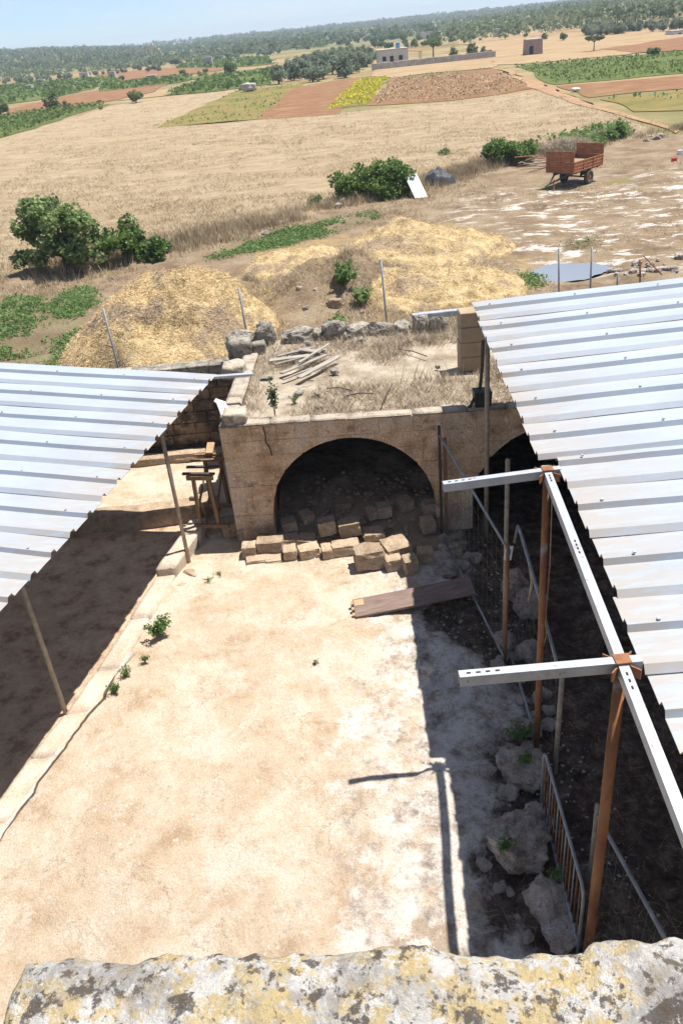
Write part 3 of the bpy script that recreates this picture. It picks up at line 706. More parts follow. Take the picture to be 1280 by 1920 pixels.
# boundary of the bare rock towards the pen
RB = [g(990, 1800), g(935, 1700), g(915, 1620), g(905, 1560), g(915, 1470), g(930, 1410), g(965, 1350), g(970, 1300), g(905, 1225), g(800, 1180), g(790, 1130), g(900, 1060)]
rbx = [p.x for p in RB]; rby = [p.y for p in RB]
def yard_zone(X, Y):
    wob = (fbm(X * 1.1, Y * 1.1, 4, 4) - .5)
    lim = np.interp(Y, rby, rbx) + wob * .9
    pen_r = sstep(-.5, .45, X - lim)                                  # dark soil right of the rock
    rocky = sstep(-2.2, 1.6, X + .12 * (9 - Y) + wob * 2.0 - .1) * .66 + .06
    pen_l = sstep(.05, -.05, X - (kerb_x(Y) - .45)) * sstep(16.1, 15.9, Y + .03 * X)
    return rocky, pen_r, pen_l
def yard_h(X, Y):
    rocky, pen_r, pen_l = yard_zone(X, Y)
    h = (fbm(X * .55, Y * .55, 1, 3) - .5) * .16 + (fbm(X * 2.2, Y * 2.2, 2, 4) - .5) * (.035 + .10 * rocky)
    h = h - .16 * pen_r - (fbm(X * 1.6, Y * 1.6, 6, 4) - .5) * .18 * pen_r
    flat = 1 - sstep(.0, .5, -(X - kerb_x(Y)))                         # dust lies flat against the kerb
    h = h * (1 - .6 * (1 - flat)) - .03 * pen_l
    h = h - .10 * sstep(.62, .72, fbm(X * 1.5, Y * 1.5, 21, 4)) * sstep(0, 1.2, X)   # solution hollows
    tq = fbm(X * .7, Y * .7, 33, 5, .55) * 9
    h = h + .022 * (np.floor(tq) + sstep(.0, .22, tq - np.floor(tq))) * .5 - .045
    return h + .02
xs = np.arange(-13, 10.51, .065); ys = np.arange(2.6, 19.3, .065)
X, Y = np.meshgrid(xs, ys); Z = yard_h(X, Y)
V = np.c_[X.ravel(), Y.ravel(), Z.ravel()]; ny, nx = X.shape
i, j = np.meshgrid(np.arange(ny - 1), np.arange(nx - 1), indexing='ij')
q = np.stack([i * nx + j, i * nx + j + 1, (i + 1) * nx + j + 1, (i + 1) * nx + j], -1).reshape(-1, 4)
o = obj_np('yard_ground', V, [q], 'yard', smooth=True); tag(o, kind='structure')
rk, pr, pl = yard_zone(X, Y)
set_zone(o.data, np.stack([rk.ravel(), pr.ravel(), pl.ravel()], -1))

# ================================================================== ARCH BUILDING
TZ = 2.6
fL, fR = g(410, 803, TZ), g(835, 775, TZ)
FD = (fR - fL); FD.z = 0; FD.normalize()
FN = Vector((FD.y, -FD.x, 0))                        # out of the facade, towards the yard
if FN.y > 0: FN = -FN
FO = Vector((fL.x, fL.y, 0))
FW_, FDEP = 8.6, 4.75
def fp(u, z, w=0.0):
    p = FO + FD * u - FN * w; return Vector((p.x, p.y, z))      # w = depth behind the face
aL, aR = (g(522, 985, .15) - FO).dot(FD), (g(818, 985, .15) - FO).dot(FD)
ac, ar = (aL + aR) / 2, (aR - aL) / 2
az = 2.22 - ar
ac2 = (g(886, 985, .1) - FO).dot(FD) + ar; 
bld = empty('arched_outbuilding', FO); tag(bld, 'low stone outbuilding with round arch and weedy flat roof', 'building')
def local(o): o.parent = bld; o.matrix_parent_inverse = Matrix.Translation(-FO); return o
def arc(u):
    for cc in (ac, ac2):
        if abs(u - cc) < ar: return az + math.sqrt(max(ar * ar - (u - cc) ** 2, 0))
    return -1
def inside(u): return abs(u - ac) < ar or abs(u - ac2) < ar
J = .0022
zc = [0, .30, .62, .95, 1.29, 1.62, 1.96, 2.28, TZ - .0]
random.seed(21)
for k in range(len(zc) - 1):
    z0, z1 = zc[k] + J, zc[k + 1] - J
    cuts = [0.0]; 
    while cuts[-1] < FW_ - .3: cuts.append(cuts[-1] + random.uniform(.42, .85))
    cuts[-1] = FW_
    ed = sorted(set(cuts + ([ac - ar, ac + ar, ac2 - ar, ac2 + ar] if zc[k] < az else [])))
    ed = [e for n_, e in enumerate(ed)]
    for u0, u1 in zip(ed[:-1], ed[1:]):
        if u1 - u0 < .06: continue
        um = (u0 + u1) / 2
        if z0 < az and inside(um): continue
        ns = max(2, int((u1 - u0) / .045)) if any(arc(u) > z0 for u in (u0, um, u1)) else 2
        us = np.linspace(u0 + J, u1 - J, ns + 1)
        lo = [min(max(arc(u), z0), z1) for u in us]
        if z0 < az: lo = [z0] * len(us)
        keep = [n_ for n_ in range(len(us)) if lo[n_] < z1 - .004]
        if len(keep) < 2: continue
        us = [us[n_] for n_ in keep]; lo = [lo[n_] for n_ in keep]
        if k <= 1 and um < .55 and random.random() < .3: continue
        pr_ = random.uniform(-.007, .007)
        poly = [(u, l) for u, l in zip(us, lo)] + [(us[-1], z1), (us[0], z1)] if ns > 2 else [(us[0], lo[0]), (us[-1], lo[-1]), (us[-1], z1), (us[0], z1)]
        mb = MB(); mb.prism(poly, pr_, .16, lambda u, v, w: fp(u, v, w))
        me = mb.mesh('facade_block', 'facade', bevel=.004)
        local(link(bpy.data.objects.new('facade_block', me)))
# masonry core behind the facing blocks (arched openings cut through)
us = np.unique(np.concatenate([np.linspace(0.02, FW_ - .02, 150), np.linspace(ac - ar, ac + ar, 61), np.linspace(ac2 - ar, ac2 + ar, 61)]))
mb = MB()
for u0, u1 in zip(us[:-1], us[1:]):
    um = (u0 + u1) / 2
    l0, l1 = (max(arc(u0), az), max(arc(u1), az)) if inside(um) else (0, 0)
    l0 += .006 if inside(um) else 0; l1 += .006 if inside(um) else 0
    mb.prism([(u0, l0), (u1, l1), (u1, TZ - .03), (u0, TZ - .03)], .04, .55, lambda u, v, w: fp(u, v, w))
local(mb.build('wall_core', 'mortar'))
# barrel vaults, inner walls, back wall
for cc in (ac, ac2):
    mb = MB(); n = 26; V = []; 
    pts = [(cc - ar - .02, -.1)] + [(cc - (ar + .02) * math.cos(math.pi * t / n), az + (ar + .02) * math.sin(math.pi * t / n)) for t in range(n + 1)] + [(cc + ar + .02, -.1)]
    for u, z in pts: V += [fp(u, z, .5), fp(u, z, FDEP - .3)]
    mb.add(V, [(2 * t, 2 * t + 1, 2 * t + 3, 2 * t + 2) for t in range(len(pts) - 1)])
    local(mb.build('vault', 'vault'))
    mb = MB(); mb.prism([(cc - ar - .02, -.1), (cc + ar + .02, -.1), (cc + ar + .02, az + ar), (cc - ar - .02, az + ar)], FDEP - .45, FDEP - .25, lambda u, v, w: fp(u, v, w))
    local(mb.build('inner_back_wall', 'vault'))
# side wall of squared blocks, left
random.seed(5)
for k in range(len(zc) - 1):
    w0 = .175
    while w0 < FDEP - .05:
        w1 = min(w0 + random.uniform(.5, .9), FDEP)
        mb = MB(); mb.prism([(w0 + J, zc[k] + J), (w1 - J, zc[k] + J), (w1 - J, zc[k + 1] - J), (w0 + J, zc[k + 1] - J)], random.uniform(-.01, .01), .2, lambda w, z, u: fp(u, z, w))
        local(mb.build('side_block', 'backwall', bevel=.012)); w0 = w1
mb = MB(); mb.prism([(.56, -.1), (FDEP, -.1), (FDEP, TZ - .05), (.56, TZ - .05)], .03, .40, lambda w, z, u: fp(u, z, w)); local(mb.build('side_wall_core', 'mortar'))
mb = MB(); mb.prism([(.02, -.1), (FW_ - .02, -.1), (FW_ - .02, TZ - .05), (.02, TZ - .05)], FDEP - .24, FDEP, lambda u, z, w: fp(u, z, w)); local(mb.build('rear_wall', 'backwall'))
# roof deck, lumpy earth
nu, nw = 130, 76
U, Wd = np.meshgrid(np.linspace(.28, FW_ - .05, nu), np.linspace(.24, FDEP - .02, nw))
def deck_h(u, w): return TZ - .05 + .10 * (fbm(u * 1.6, w * 1.6, 3, 4) - .4) + .06 * np.exp(-((u - 3.0) / 2.0) ** 2) * sstep(0, 2, w) + .12 * sstep(3.2, 4.6, w)
Zd = deck_h(U, Wd)
Zd[0, :] = Zd[-1, :] = Zd[:, 0] = Zd[:, -1] = TZ - .12
FDn, FNn, FOn = np.array(FD), np.array(FN), np.array(FO)
V = FOn + U.ravel()[:, None] * FDn - Wd.ravel()[:, None] * FNn; V[:, 2] = Zd.ravel()
i, j = np.meshgrid(np.arange(nw - 1), np.arange(nu - 1), indexing='ij')
q = np.stack([i * nu + j, i * nu + j + 1, (i + 1) * nu + j + 1, (i + 1) * nu + j], -1).reshape(-1, 4)
MT['deck'] = simple('weedy_roof_earth', [(0.28, (.17, .13, .095)), (0.45, (.33, .27, .20)), (0.6, (.45, .385, .30)), (0.76, (.55, .49, .40))], 1.6, 9, .95, 1.0, .06, 9, over=(12, .58, .68, (.15, .11, .08), .6))
local(obj_np('roof_deck', V, [q], 'deck', smooth=True))
# coping: front edge and left edge, in lengths
random.seed(9)
def coping(f, L, wd, h, name):
    u = 0.0
    while u < L - .05:
        u1 = min(u + random.uniform(.7, 1.3), L)
        n = 6; m = 4; jz = random.uniform(-.012, .012)
        bm_ = MB(); bm_.prism([(u + .005, 0), (u1 - .005, 0), (u1 - .005, wd), (u + .005, wd)], 0, h + jz, f)
        me = bm_.mesh(name, 'pale_top')
        b2 = bmesh.new(); b2.from_mesh(me); bmesh.ops.bevel(b2, geom=b2.edges[:], offset=.02, segments=2, affect='EDGES')
        bmesh.ops.subdivide_edges(b2, edges=[e for e in b2.edges if e.calc_length() > .2], cuts=4, use_grid_fill=True)
        for v in b2.verts: v.co += Vector(mnoise.noise_vector(v.co * 4.0)) * .014
        for f_ in b2.faces: f_.smooth = True
        b2.to_mesh(me); b2.free()
        local(link(bpy.data.objects.new(name, me))); u = u1
coping(lambda u, w, z: fp(u, TZ + .002 + z, w - .012), FW_, .26, .045, 'coping_stone')
coping(lambda w, u, z: fp(u - .015, TZ + .004 + z, w + .27), FDEP - .27, .34, .10, 'coping_stone')
# crack in the facade
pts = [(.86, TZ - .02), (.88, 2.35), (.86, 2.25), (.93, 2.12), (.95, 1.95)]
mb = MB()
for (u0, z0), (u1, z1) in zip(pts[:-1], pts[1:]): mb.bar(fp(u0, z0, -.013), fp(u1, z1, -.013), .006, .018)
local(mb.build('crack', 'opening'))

# second layer: dead weeds on the roof deck
n = 4200
u = rng.uniform(.3, FW_ - .2, n); w = rng.uniform(.3, FDEP - .1, n)
k = fbm(u * .9, w * .9, 14, 3) > .44
u, w = u[k], w[k]
P = FOn + u[:, None] * FDn - w[:, None] * FNn; P[:, 2] = deck_h(u, w)
V, T = blades(P, .15, .9, .012, 8, .10)
V2, T2 = blades(P[(u > 3.2) & (w > 1.5)][:230], .48, .45, .014, 7, .08)
o = obj_np('dead_weeds', np.vstack([V, V2]), [np.vstack([T, T2 + len(V)])], 'greygrass'); local(o); tag(o, kind='stuff')

# rear wall stones, irregular, each a part
random.seed(33)
rear = [(452, 640, .62, .42, .40), (500, 625, .42, .40, .52), (540, 632, .30, .4, .30), (566, 628, .62, .42, .36), (600, 628, .30, .36, .32), (630, 624, .55, .40, .46), (675, 628, .62, .42, .34), (722, 628, .62, .42, .34), (760, 622, .38, .36, .34), (792, 612, .36, .36, .40), (826, 612, .40, .36, .36)]
for n_, (px, py, a_, b_, c_) in enumerate(rear):
    p = g(px, py + 26, 2.62)
    o = bpy.data.objects.new('wall_stone', hull_rock('wall_stone', 'grey_stone', (a_ * 1.25, b_ * 1.1, c_ * 1.5), 40 + n_, .07, 26))
    o.location = (p.x, fp(p.x - FO.x, 0, FDEP - .22).y, TZ - .06); o.rotation_euler = (0, 0, random.uniform(-.15, .1)); link(o); local(o)
random.seed(34)
for n_ in range(22):
    px = random.uniform(470, 850); p = g(px, 640, 2.62); s_ = random.uniform(.12, .28)
    o = bpy.data.objects.new('wall_stone', hull_rock('wall_stone', 'grey_stone' if n_ % 3 else 'pale_top', (s_ * 1.3, s_, s_), 700 + n_, .08, 14))
    o.location = (p.x, fp(p.x - FO.x, 0, FDEP - .22).y - random.uniform(.05, .45), TZ - .02); o.rotation_euler = (0, 0, random.uniform(0, 3)); link(o); local(o)
# low corner stones at left rear
for n_, (px, py, d) in enumerate([(452, 655, (.55, .5, .45)), (487, 652, (.3, .3, .34)), (440, 690, (.5, .5, .3)), (443, 780, (.45, .4, .22))]):
    p = g(px, py + 8, TZ + .05)
    o = bpy.data.objects.new('wall_stone', rock_mesh('wall_stone', 'pale_top' if n_ > 1 else 'grey_stone', d, 60 + n_, .08, .75)); o.location = (p.x, min(p.y, fp(0, 0, FDEP).y - .1), TZ - .05 + (.08 if n_ == 3 else 0)); link(o); local(o)

# pier of sawn blocks that carries the shed roof
pb = g(863, 697, TZ + .02)
pier = empty('block_pier', (pb.x + .29, pb.y + .2, TZ)); tag(pier, 'square pier of sawn beige tuff blocks under the shed roof corner', 'pier')
for k in range(4):
    mb = MB(); mb.box((random.uniform(-.01, .01), random.uniform(-.01, .01), .0 + .155 + k * .315), (.58, .40, .30)); mb.build('tuff_block', 'tuff_pier', pier, bevel=.012)
mb = MB(); mb.box((0, 0, .62), (.54, .37, 1.22)); mb.build('mortar_core', 'mortar', pier)
# steel beam lying over the rear wall
a_, b_ = g(772, 590, 3.05), g(882, 578, 3.05)
b_ = a_ + (b_ - a_) * 1.15
mb = MB(); mb.bar(a_, b_, .16, .02); mb.bar(a_ + Vector((0, -.08, -.06)), b_ + Vector((0, -.08, -.06)), .02, .12); mb.bar(a_ + Vector((0, .08, -.06)), b_ + Vector((0, .08, -.06)), .02, .12)
tag(mb.build('steel_channel', 'galv'), 'blue grey steel channel lying across the rear wall stones', 'steel beam')
# black bucket-like box on the coping and the bent down-pipe
p = g(905, 762, TZ + .05)
mb = MB(); mb.prism([(-.15, -.13), (.15, -.13), (.15, .13), (-.15, .13)], 0, .30, lambda u, v, w: Vector((u * (1 + .4 * w), v * (1 + .4 * w), w)))
o = mb.build('black_crate', 'black', bevel=.012, loc=(p.x, p.y + .1, TZ + .045)); tag(o, 'small black plastic crate on the roof edge beside the drain pipe', 'crate')
pts = [g(905, 640, 4.2), g(903, 690, 3.3), g(900, 728, 2.95), g(880, 764, TZ + .1)]
mb = MB(); mb.tube([pts[0], pts[1], pts[2] + Vector((0, 0, .05)), pts[2] + Vector((-.03, 0, -.03)), pts[3]], .032, 8)
tag(mb.build('drain_pipe', 'dark_iron', smooth=True), 'thin dark drain pipe bent over the roof of the arched building', 'pipe')

# ================================================================== LEFT SIDE: kerb, back wall, ledge
MT['yard_stone'] = simple('dusty_kerb_stone', [(0.3, (0.429, 0.323, 0.235)), (0.5, (0.536, 0.438, 0.347)), (0.75, (0.590, 0.523, 0.459))], 2.5, 8, .95, .7, .03, 14, rnd=.05, over=[(1.6, .5, .64, (.42, .36, .29), .6), (8, .62, .72, (0.303, 0.228, 0.179), .6)], grain=.3, gscale=38)
kerb = empty('kerb_wall', (KP[3].x, KP[3].y, 0)); tag(kerb, 'low pale stone kerb along the left edge of the sunny yard', 'kerb')
kl = list(zip(ky, kx)); 
ycur = ky[0]; random.seed(3); n_ = 0
while ycur < 15.0:
    y1 = min(ycur + random.uniform(.85, 1.35), 15.05)
    xa, xb = float(kerb_x(ycur + .012)), float(kerb_x(y1 - .012))
    h0 = .10 + .22 * float(sstep(12.3, 14.2, (ycur + y1) / 2)); wd = .36 if y1 < 13.2 else .36
    mb = MB(); mb.prism([(xa - .08, ycur + .012), (xb - .08, y1 - .012), (xb - .08 - wd, y1 - .012), (xa - .08 - wd, ycur + .012)], -.12, h0 + random.uniform(-.012, .012), lambda u, v, w: Vector((u, v, w)))
    me = mb.mesh('kerb_stone', 'rubble'); b2 = bmesh.new(); b2.from_mesh(me)
    bmesh.ops.bevel(b2, geom=b2.edges[:], offset=.018, segments=2, affect='EDGES')
    bmesh.ops.subdivide_edges(b2, edges=[e for e in b2.edges if e.calc_length() > .25], cuts=5, use_grid_fill=True)
    for v in b2.verts: v.co += Vector(mnoise.noise_vector(v.co * 2.6)) * .016 + Vector(mnoise.noise_vector(v.co * 9)) * .009
    for f_ in b2.faces: f_.smooth = True
    b2.to_mesh(me); b2.free(); me.materials.clear(); me.materials.append(MT['yard_stone'] if 'yard_stone' in MT else MT['rubble'])
    o = link(bpy.data.objects.new('kerb_stone', me)); o.parent = kerb; o.matrix_parent_inverse = Matrix.Translation(-kerb.location)
    ycur = y1; n_ += 1
# broken mortar strip along its foot, with a crack beside it
ys_ = np.arange(6.3, 11.2, .06); xl = kerb_x(ys_) - .10; xr = kerb_x(ys_) - .01 + (fbm(ys_ * 2.6, 0 * ys_, 3, 5, .6) - .5) * .20
top = .055 + 0 * ys_
V = np.vstack([np.c_[xl, ys_, top + .02], np.c_[xr - .02, ys_, top], np.c_[xr, ys_, top - .02], np.c_[xr, ys_, top - .25]]); m = len(ys_)
q = np.vstack([np.stack([np.arange(m - 1) + a * m, np.arange(m - 1) + (a + 1) * m, np.arange(1, m) + (a + 1) * m, np.arange(1, m) + a * m], -1) for a in range(3)])
MT['mortar_pale'] = simple('pale_mortar', [(0.3, (.36, .325, .28)), (0.5, (.46, .43, .38)), (0.7, (.54, .51, .46))], 6, 9, .95, 1.0, .03, 18, grain=.25, gscale=50)
o = obj_np('mortar_strip', V, [q], 'mortar_pale'); o.parent = kerb; o.matrix_parent_inverse = Matrix.Translation(-kerb.location)
MT['crack_shade'] = simple('crack_shade', [(0.3, (.05, .035, .025)), (0.7, (.12, .085, .06))], 12, 6, 1.0, .5, .01)  # thin dark strip painted in place of the shade in the open crack
wdk = .004 + .03 * sstep(.45, .7, fbm(ys_ * 1.3, 0 * ys_ + 7, 3, 3)); zk = yard_h(xr + .02, ys_) + .018
V = np.vstack([np.c_[xr - .03, ys_, zk], np.c_[xr + wdk, ys_, zk]])
q = np.stack([np.arange(m - 1), m + np.arange(m - 1), m + np.arange(1, m), np.arange(1, m)], -1)
o = obj_np('crack_shade', V, [q], 'crack_shade'); o.parent = kerb; o.matrix_parent_inverse = Matrix.Translation(-kerb.location)

# back wall of the left pen
wx0, wx1 = -13.0, FO.x - .03
wyb = fp(0, 0, FDEP - .35).y
bw = empty('pen_back_wall', (-5, wyb, 0)); tag(bw, 'dark stained stone wall closing the far end of the left pen', 'wall')
random.seed(13)
for k in range(8):
    z0, z1 = k * .29, (k + 1) * .29; x = wx1
    while x > wx0:
        x2 = max(x - random.uniform(.45, .95), wx0)
        if x < -8.5: x2 = wx0
        mb = MB(); mb.box(((x + x2) / 2 + 5, .22 + random.uniform(-.014, .014), (z0 + z1) / 2), (abs(x - x2) - .014, .42, z1 - z0 - .014)); mb.build('wall_block', 'backwall' if k < 7 else 'grey_stone', bw, bevel=.014); x = x2
mb = MB(); mb.box(((wx0 + wx1) / 2 + 5, .24, 1.15), (wx1 - wx0 - .02, .36, 2.28)); mb.build('mortar_core', 'mortar', bw)
# base course
random.seed(14)
for k in range(9):
    d = (random.uniform(.75, 1.1), .34, random.uniform(.20, .28)); o = bpy.data.objects.new('base_stone', rock_mesh('base_stone', 'rubble', d, 80 + k, .05, .85)); o.location = (5 - 2.75 - k * .95, -.30, -.02); link(o, bw)
# curved ledge between the pen and the sunlit strip
A_ = [g(px_, py_, .38) for px_, py_ in ((120, 968), (190, 960), (260, 955), (320, 947), (372, 940), (400, 925))]
for v_ in A_: v_.z = 0
led = empty('pen_ledge', A_[2]); tag(led, 'low curved stone ledge across the back of the left pen', 'ledge')
A_ = [Vector((-12.5, A_[0].y + .5, 0))] + A_
for k, (p, q_) in enumerate(zip(A_[:-1], A_[1:])):
    p, q_ = Vector(p), Vector(q_); m_ = (p + q_) / 2; L = (q_ - p).length
    o = bpy.data.objects.new('ledge_stone', rock_mesh('ledge_stone', 'rubble', (L * 1.04, .36, .46), 100 + k, .03, .9)); o.location = m_ - led.location - Vector((0, 0, .06)); o.rotation_euler = (0, 0, math.atan2(q_.y - p.y, q_.x - p.x)); link(o, led)

# ================================================================== SHEDS
def sheet_roof(root, P0, e, t, slope, runs, tl, pitch=.5, hgt=.065, fall=0.0):
    """runs: list of (s0, s1, inset) along e from P0; each 1 m sheet is a part"""
    for s0, s1, inset in runs:
        s = s0
        while s < s1 - .05:
            w = min(2 * pitch, s1 - s)
            prof = []; k = 0
            while k * pitch < w - .01:
                b = k * pitch
                prof += [(b, 0), (b + pitch * .36, .004), (b + pitch * .70, 0), (b + pitch * .77, hgt), (b + pitch * .94, hgt)]
                k += 1
            prof.append((w + .03, .004))
            prof = [(a_, z_) for a_, z_ in prof if a_ <= w + .031]
            ts = np.array([0, .15, .35, .6, 1.0, 1.8, 3.0, 4.5, tl]); ts = ts[ts <= tl]
            jit = random.uniform(-.022, .022); lift = random.uniform(0, .002)
            V = []; E_ = []
            for layer in (0, 1):
                for a_, z_ in prof:
                    for q_ in ts:
                        wob = .004 * math.sin(q_ * 1.7 + s * 3) + .006 * mnoise.noise(Vector((q_ * 1.3, (s + a_) * 1.3, 4.0))) - fall * (s + a_)
                        p = P0 + e * (s + a_) + t * (q_ + inset + (jit if q_ == 0 else 0))
                        V.append((p.x, p.y, P0.z + (q_ + inset) * slope + z_ + wob + lift + a_ * .003 - layer * .006)); E_.append(q_)
            np_, nt_ = len(prof), len(ts); off = np_ * nt_; Fc = []
            for i_ in range(np_ - 1):
                for j_ in range(nt_ - 1):
                    a0 = i_ * nt_ + j_; Fc.append((a0, a0 + 1, a0 + nt_ + 1, a0 + nt_)); Fc.append((off + a0, off + a0 + nt_, off + a0 + nt_ + 1, off + a0 + 1))
                Fc.append((i_ * nt_, (i_ + 1) * nt_, off + (i_ + 1) * nt_, off + i_ * nt_))
            for j_ in range(nt_ - 1):
                Fc.append((j_, off + j_, off + j_ + 1, j_ + 1)); b0 = (np_ - 1) * nt_ + j_; Fc.append((b0, b0 + 1, off + b0 + 1, off + b0))
            me = bpy.data.meshes.new('roof_sheet'); me.from_pydata(V, [], Fc); me.update()
            a = me.attributes.new('edge', 'FLOAT', 'POINT'); a.data.foreach_set('value', np.array(E_, dtype=np.float32))
            me.materials.append(MT['roof'])
            o = link(bpy.data.objects.new('roof_sheet', me), root); o.matrix_parent_inverse = Matrix.Translation(-root.location)
            # fixing screws with caps on the ribs
            for q_ in (.3 + random.uniform(-.05, .05), 1.7 + random.uniform(-.1, .1), 3.2):
                mb = MB(); p = P0 + e * (s + pitch * .88) + t * (q_ + inset); mb.box((p.x, p.y, P0.z + (q_ + inset) * slope + hgt + .012 - fall * s), (.028, .028, .016)); mb.build('screw_cap', 'galv', o)
            s += w

def put(mb, name, mat, root, **kw):
    o = mb.build(name, mat, root, **kw); o.matrix_parent_inverse = Matrix.Translation(-root.location); return o

random.seed(77)
# ---- right shed
ZR = 4.5
ZN = 4.25
R0, R1, R2, R3 = g(882, 567, ZR), g(1010, 862, 4.33), g(1046, 866, 4.33), g(1280, 1425, 4.20)
e = (R1 - R0); e.z = 0; e.normalize(); t = Vector((-e.y, e.x, 0)); t = t if t.x > 0 else -t
shedR = empty('right_shed', (5.0, 9.0, 0)); tag(shedR, 'open shed with pale ribbed steel roof on rusty red posts', 'shed')
def along(p): return (p - R0).dot(e)
def across(p): return (p - R0).dot(t)
FALL = .028
en = (R3 - R2); en.z = 0; en.normalize(); tn = Vector((-en.y, en.x, 0)); tn = tn if tn.x > 0 else -tn
L1_ = (R1 - R0).xy.length
sheet_roof(shedR, R0, e, t, .035, [(0, L1_, 0.0)], 7.4, fall=FALL)
R2z = Vector((R2.x, R2.y, ZR - FALL * L1_ - .02))
sheet_roof(shedR, R2z, en, tn, .035, [(-.42, (R3 - R2).xy.length + 2.2, 0.0)], 7.2, fall=FALL)
ZB = 4.3
j1, j2, t1, t2 = g(1025, 882, ZB), g(1165, 1240, ZB), g(830, 908, ZB), g(860, 1267, ZB)
rd = (j2 - j1).normalized()
def channel(mb, a, b, w=.085, h=.105, th=.012):
    d = (b - a).normalized(); sd = Vector((-d.y, d.x, 0)).normalized(); up = Vector((0, 0, 1))
    mb.bar(a, b, w, th)
    mb.bar(a + sd * (w / 2 - th / 2) - up * (h / 2 + .001), b + sd * (w / 2 - th / 2) - up * (h / 2 + .001), th, h - th)
    mb.bar(a - sd * (w / 2 - th / 2) - up * (h / 2 + .001), b - sd * (w / 2 - th / 2) - up * (h / 2 + .001), th, h - th)
def holes(a, d, offs, z):
    mb = MB(); sd = Vector((-d.y, d.x, 0)).normalized()
    for o_ in offs:
        p = a + d * o_; mb.bar(p - d * .018 + Vector((0, 0, z)), p + d * .018 + Vector((0, 0, z)), .016, .004)
    return mb
mb = MB(); channel(mb, j1 - rd * .12, j2 + rd * 4.4); rail = put(mb, 'roof_rail', 'galv', shedR)
o = holes(j1, rd, [.14, .20, .26, 1.55, 1.62, 1.69, 1.76, (j2 - j1).length + .16, (j2 - j1).length + .24, (j2 - j1).length + .32], .0085).build('slot_hole', 'opening', rail); o['kind'] = 'stuff'
for tp, jn in ((t1, j1), (t2, j2)):
    d = (jn - tp); d.z = 0; d.normalize()
    dz = Vector((0, 0, .014))
    mb = MB(); channel(mb, tp + dz, jn + d * .16 + dz); o = put(mb, 'cross_beam', 'galv', shedR)
    h_ = holes(tp + dz, d, [.08, .16, .24, .32], .0085).build('slot_hole', 'opening', o); h_['kind'] = 'stuff'
    mb = MB()
    for a_ in (45, 135, 225, 315):
        v = Vector((math.cos(R(a_)), math.sin(R(a_)), 0)); mb.bar(jn + v * .05 + Vector((0, 0, -.055)), jn + v * .17 + Vector((0, 0, -.055)), .012, .10)
    mb.box(jn + Vector((0, 0, .026)), (.13, .12, .014))
    put(mb, 'joint_bracket', 'rust', shedR)
for jn, bs_ in ((j1, g(1009, 1432, -.1)), (j2, None)):
    base = Vector((jn.x, jn.y, -.2)) if bs_ is None else Vector((jn.x * .5 + bs_.x * .5, jn.y * .5 + bs_.y * .5, -.2))
    mb = MB(); mb.tube([base, (base + jn) / 2 + Vector((.004, 0, 0)), jn + Vector((0, 0, -.12))], .052 if bs_ is None else .045, 14); put(mb, 'post', 'rust', shedR, smooth=True)
# purlins under the sheets
mb = MB()
for q_ in (.35, 2.2, 4.6, 7.0):
    for P_, e_, t_, L_, z_ in ((R0, e, t, L1_ - .1, ZR), (R2, en, tn, (R3 - R2).length + 2.0, ZR - FALL * L1_)):
        a_ = P_ + t_ * q_ + e_ * .1; b_ = P_ + e_ * L_ + t_ * q_; zz = z_ + q_ * .035 - .085
        mb2 = MB(); mb2.bar((a_.x, a_.y, zz), (b_.x, b_.y, zz - FALL * L_), .08, .12); put(mb2, 'purlin', 'galv', shedR)
pg_ = g(911, 1004, 0)
mb = MB(); mb.tube([(pg_.x, pg_.y, -.1), (pg_.x, pg_.y, 4.47)], .045, 12); o = put(mb, 'post', 'pole_dusty', shedR, smooth=True)
for xx, yy in ((7.2, 13.4), (7.2, 9.4), (7.2, 5.2), (9.6, 13.4), (9.6, 9.4), (9.6, 5.2)):
    mb = MB(); mb.tube([(xx, yy, -.2), (xx, yy, 4.55)], .05, 10); put(mb, 'post', 'rust', shedR, smooth=True)
# unseen wall added on the far right to keep the pen dark
pw = empty('pen_shade_wall', (10.3, 8.0, 0)); tag(pw, 'unseen rough stone wall added to keep the right pen dark', 'wall')
random.seed(55)
for k in range(10):
    y_ = -5.0
    while y_ < 6.0:
        y2 = min(y_ + random.uniform(.9, 1.6), 6.0)
        mb = MB(); mb.box((random.uniform(-.015, .015), (y_ + y2) / 2, k * .45 + .2), (.4, y2 - y_ - .02, .43)); mb.build('wall_block', 'backwall', pw, bevel=.02); y_ = y2

# ---- left shed
ZL = 3.3
L0, L1 = g(405, 703, ZL), g(0, 1152, ZL)
e2 = (L1 - L0); e2.z = 0; e2.normalize(); t2_ = Vector((-e2.y, e2.x, 0)); t2_ = t2_ if t2_.x < 0 else -t2_
shedL = empty('left_shed', (-5.5, 11.0, 0)); tag(shedL, 'open shed with white ribbed steel roof on slim dusty poles', 'shed')
sheet_roof(shedL, L0, e2, t2_, .056, [(-.03, 12.5, 0.0)], 6.6, hgt=.065)
for px, py in ((353, 1046), (122, 1331)):
    b_ = g(px, py, .10); q_ = (b_ - L0).dot(t2_)
    mb = MB(); mb.tube([(b_.x, b_.y, -.05), (b_.x, b_.y, ZL + q_ * .056 - .02)], .038, 12); put(mb, 'pole', 'pole_dusty', shedL, smooth=True)
b_ = g(-140, 1640, .1); mb = MB(); mb.tube([(b_.x, b_.y, -.05), (b_.x, b_.y, ZL)], .038, 12); put(mb, 'pole', 'pole_dusty', shedL, smooth=True)
for q_ in (.5, 3.2, 6.2):
    a_ = L0 + t2_ * q_ + e2 * .1; b_ = L0 + e2 * 12.3 + t2_ * q_; zz = ZL + q_ * .056 - .06
    mb = MB(); mb.bar((a_.x, a_.y, zz), (b_.x, b_.y, zz), .07, .10); put(mb, 'purlin', 'galv', shedL)
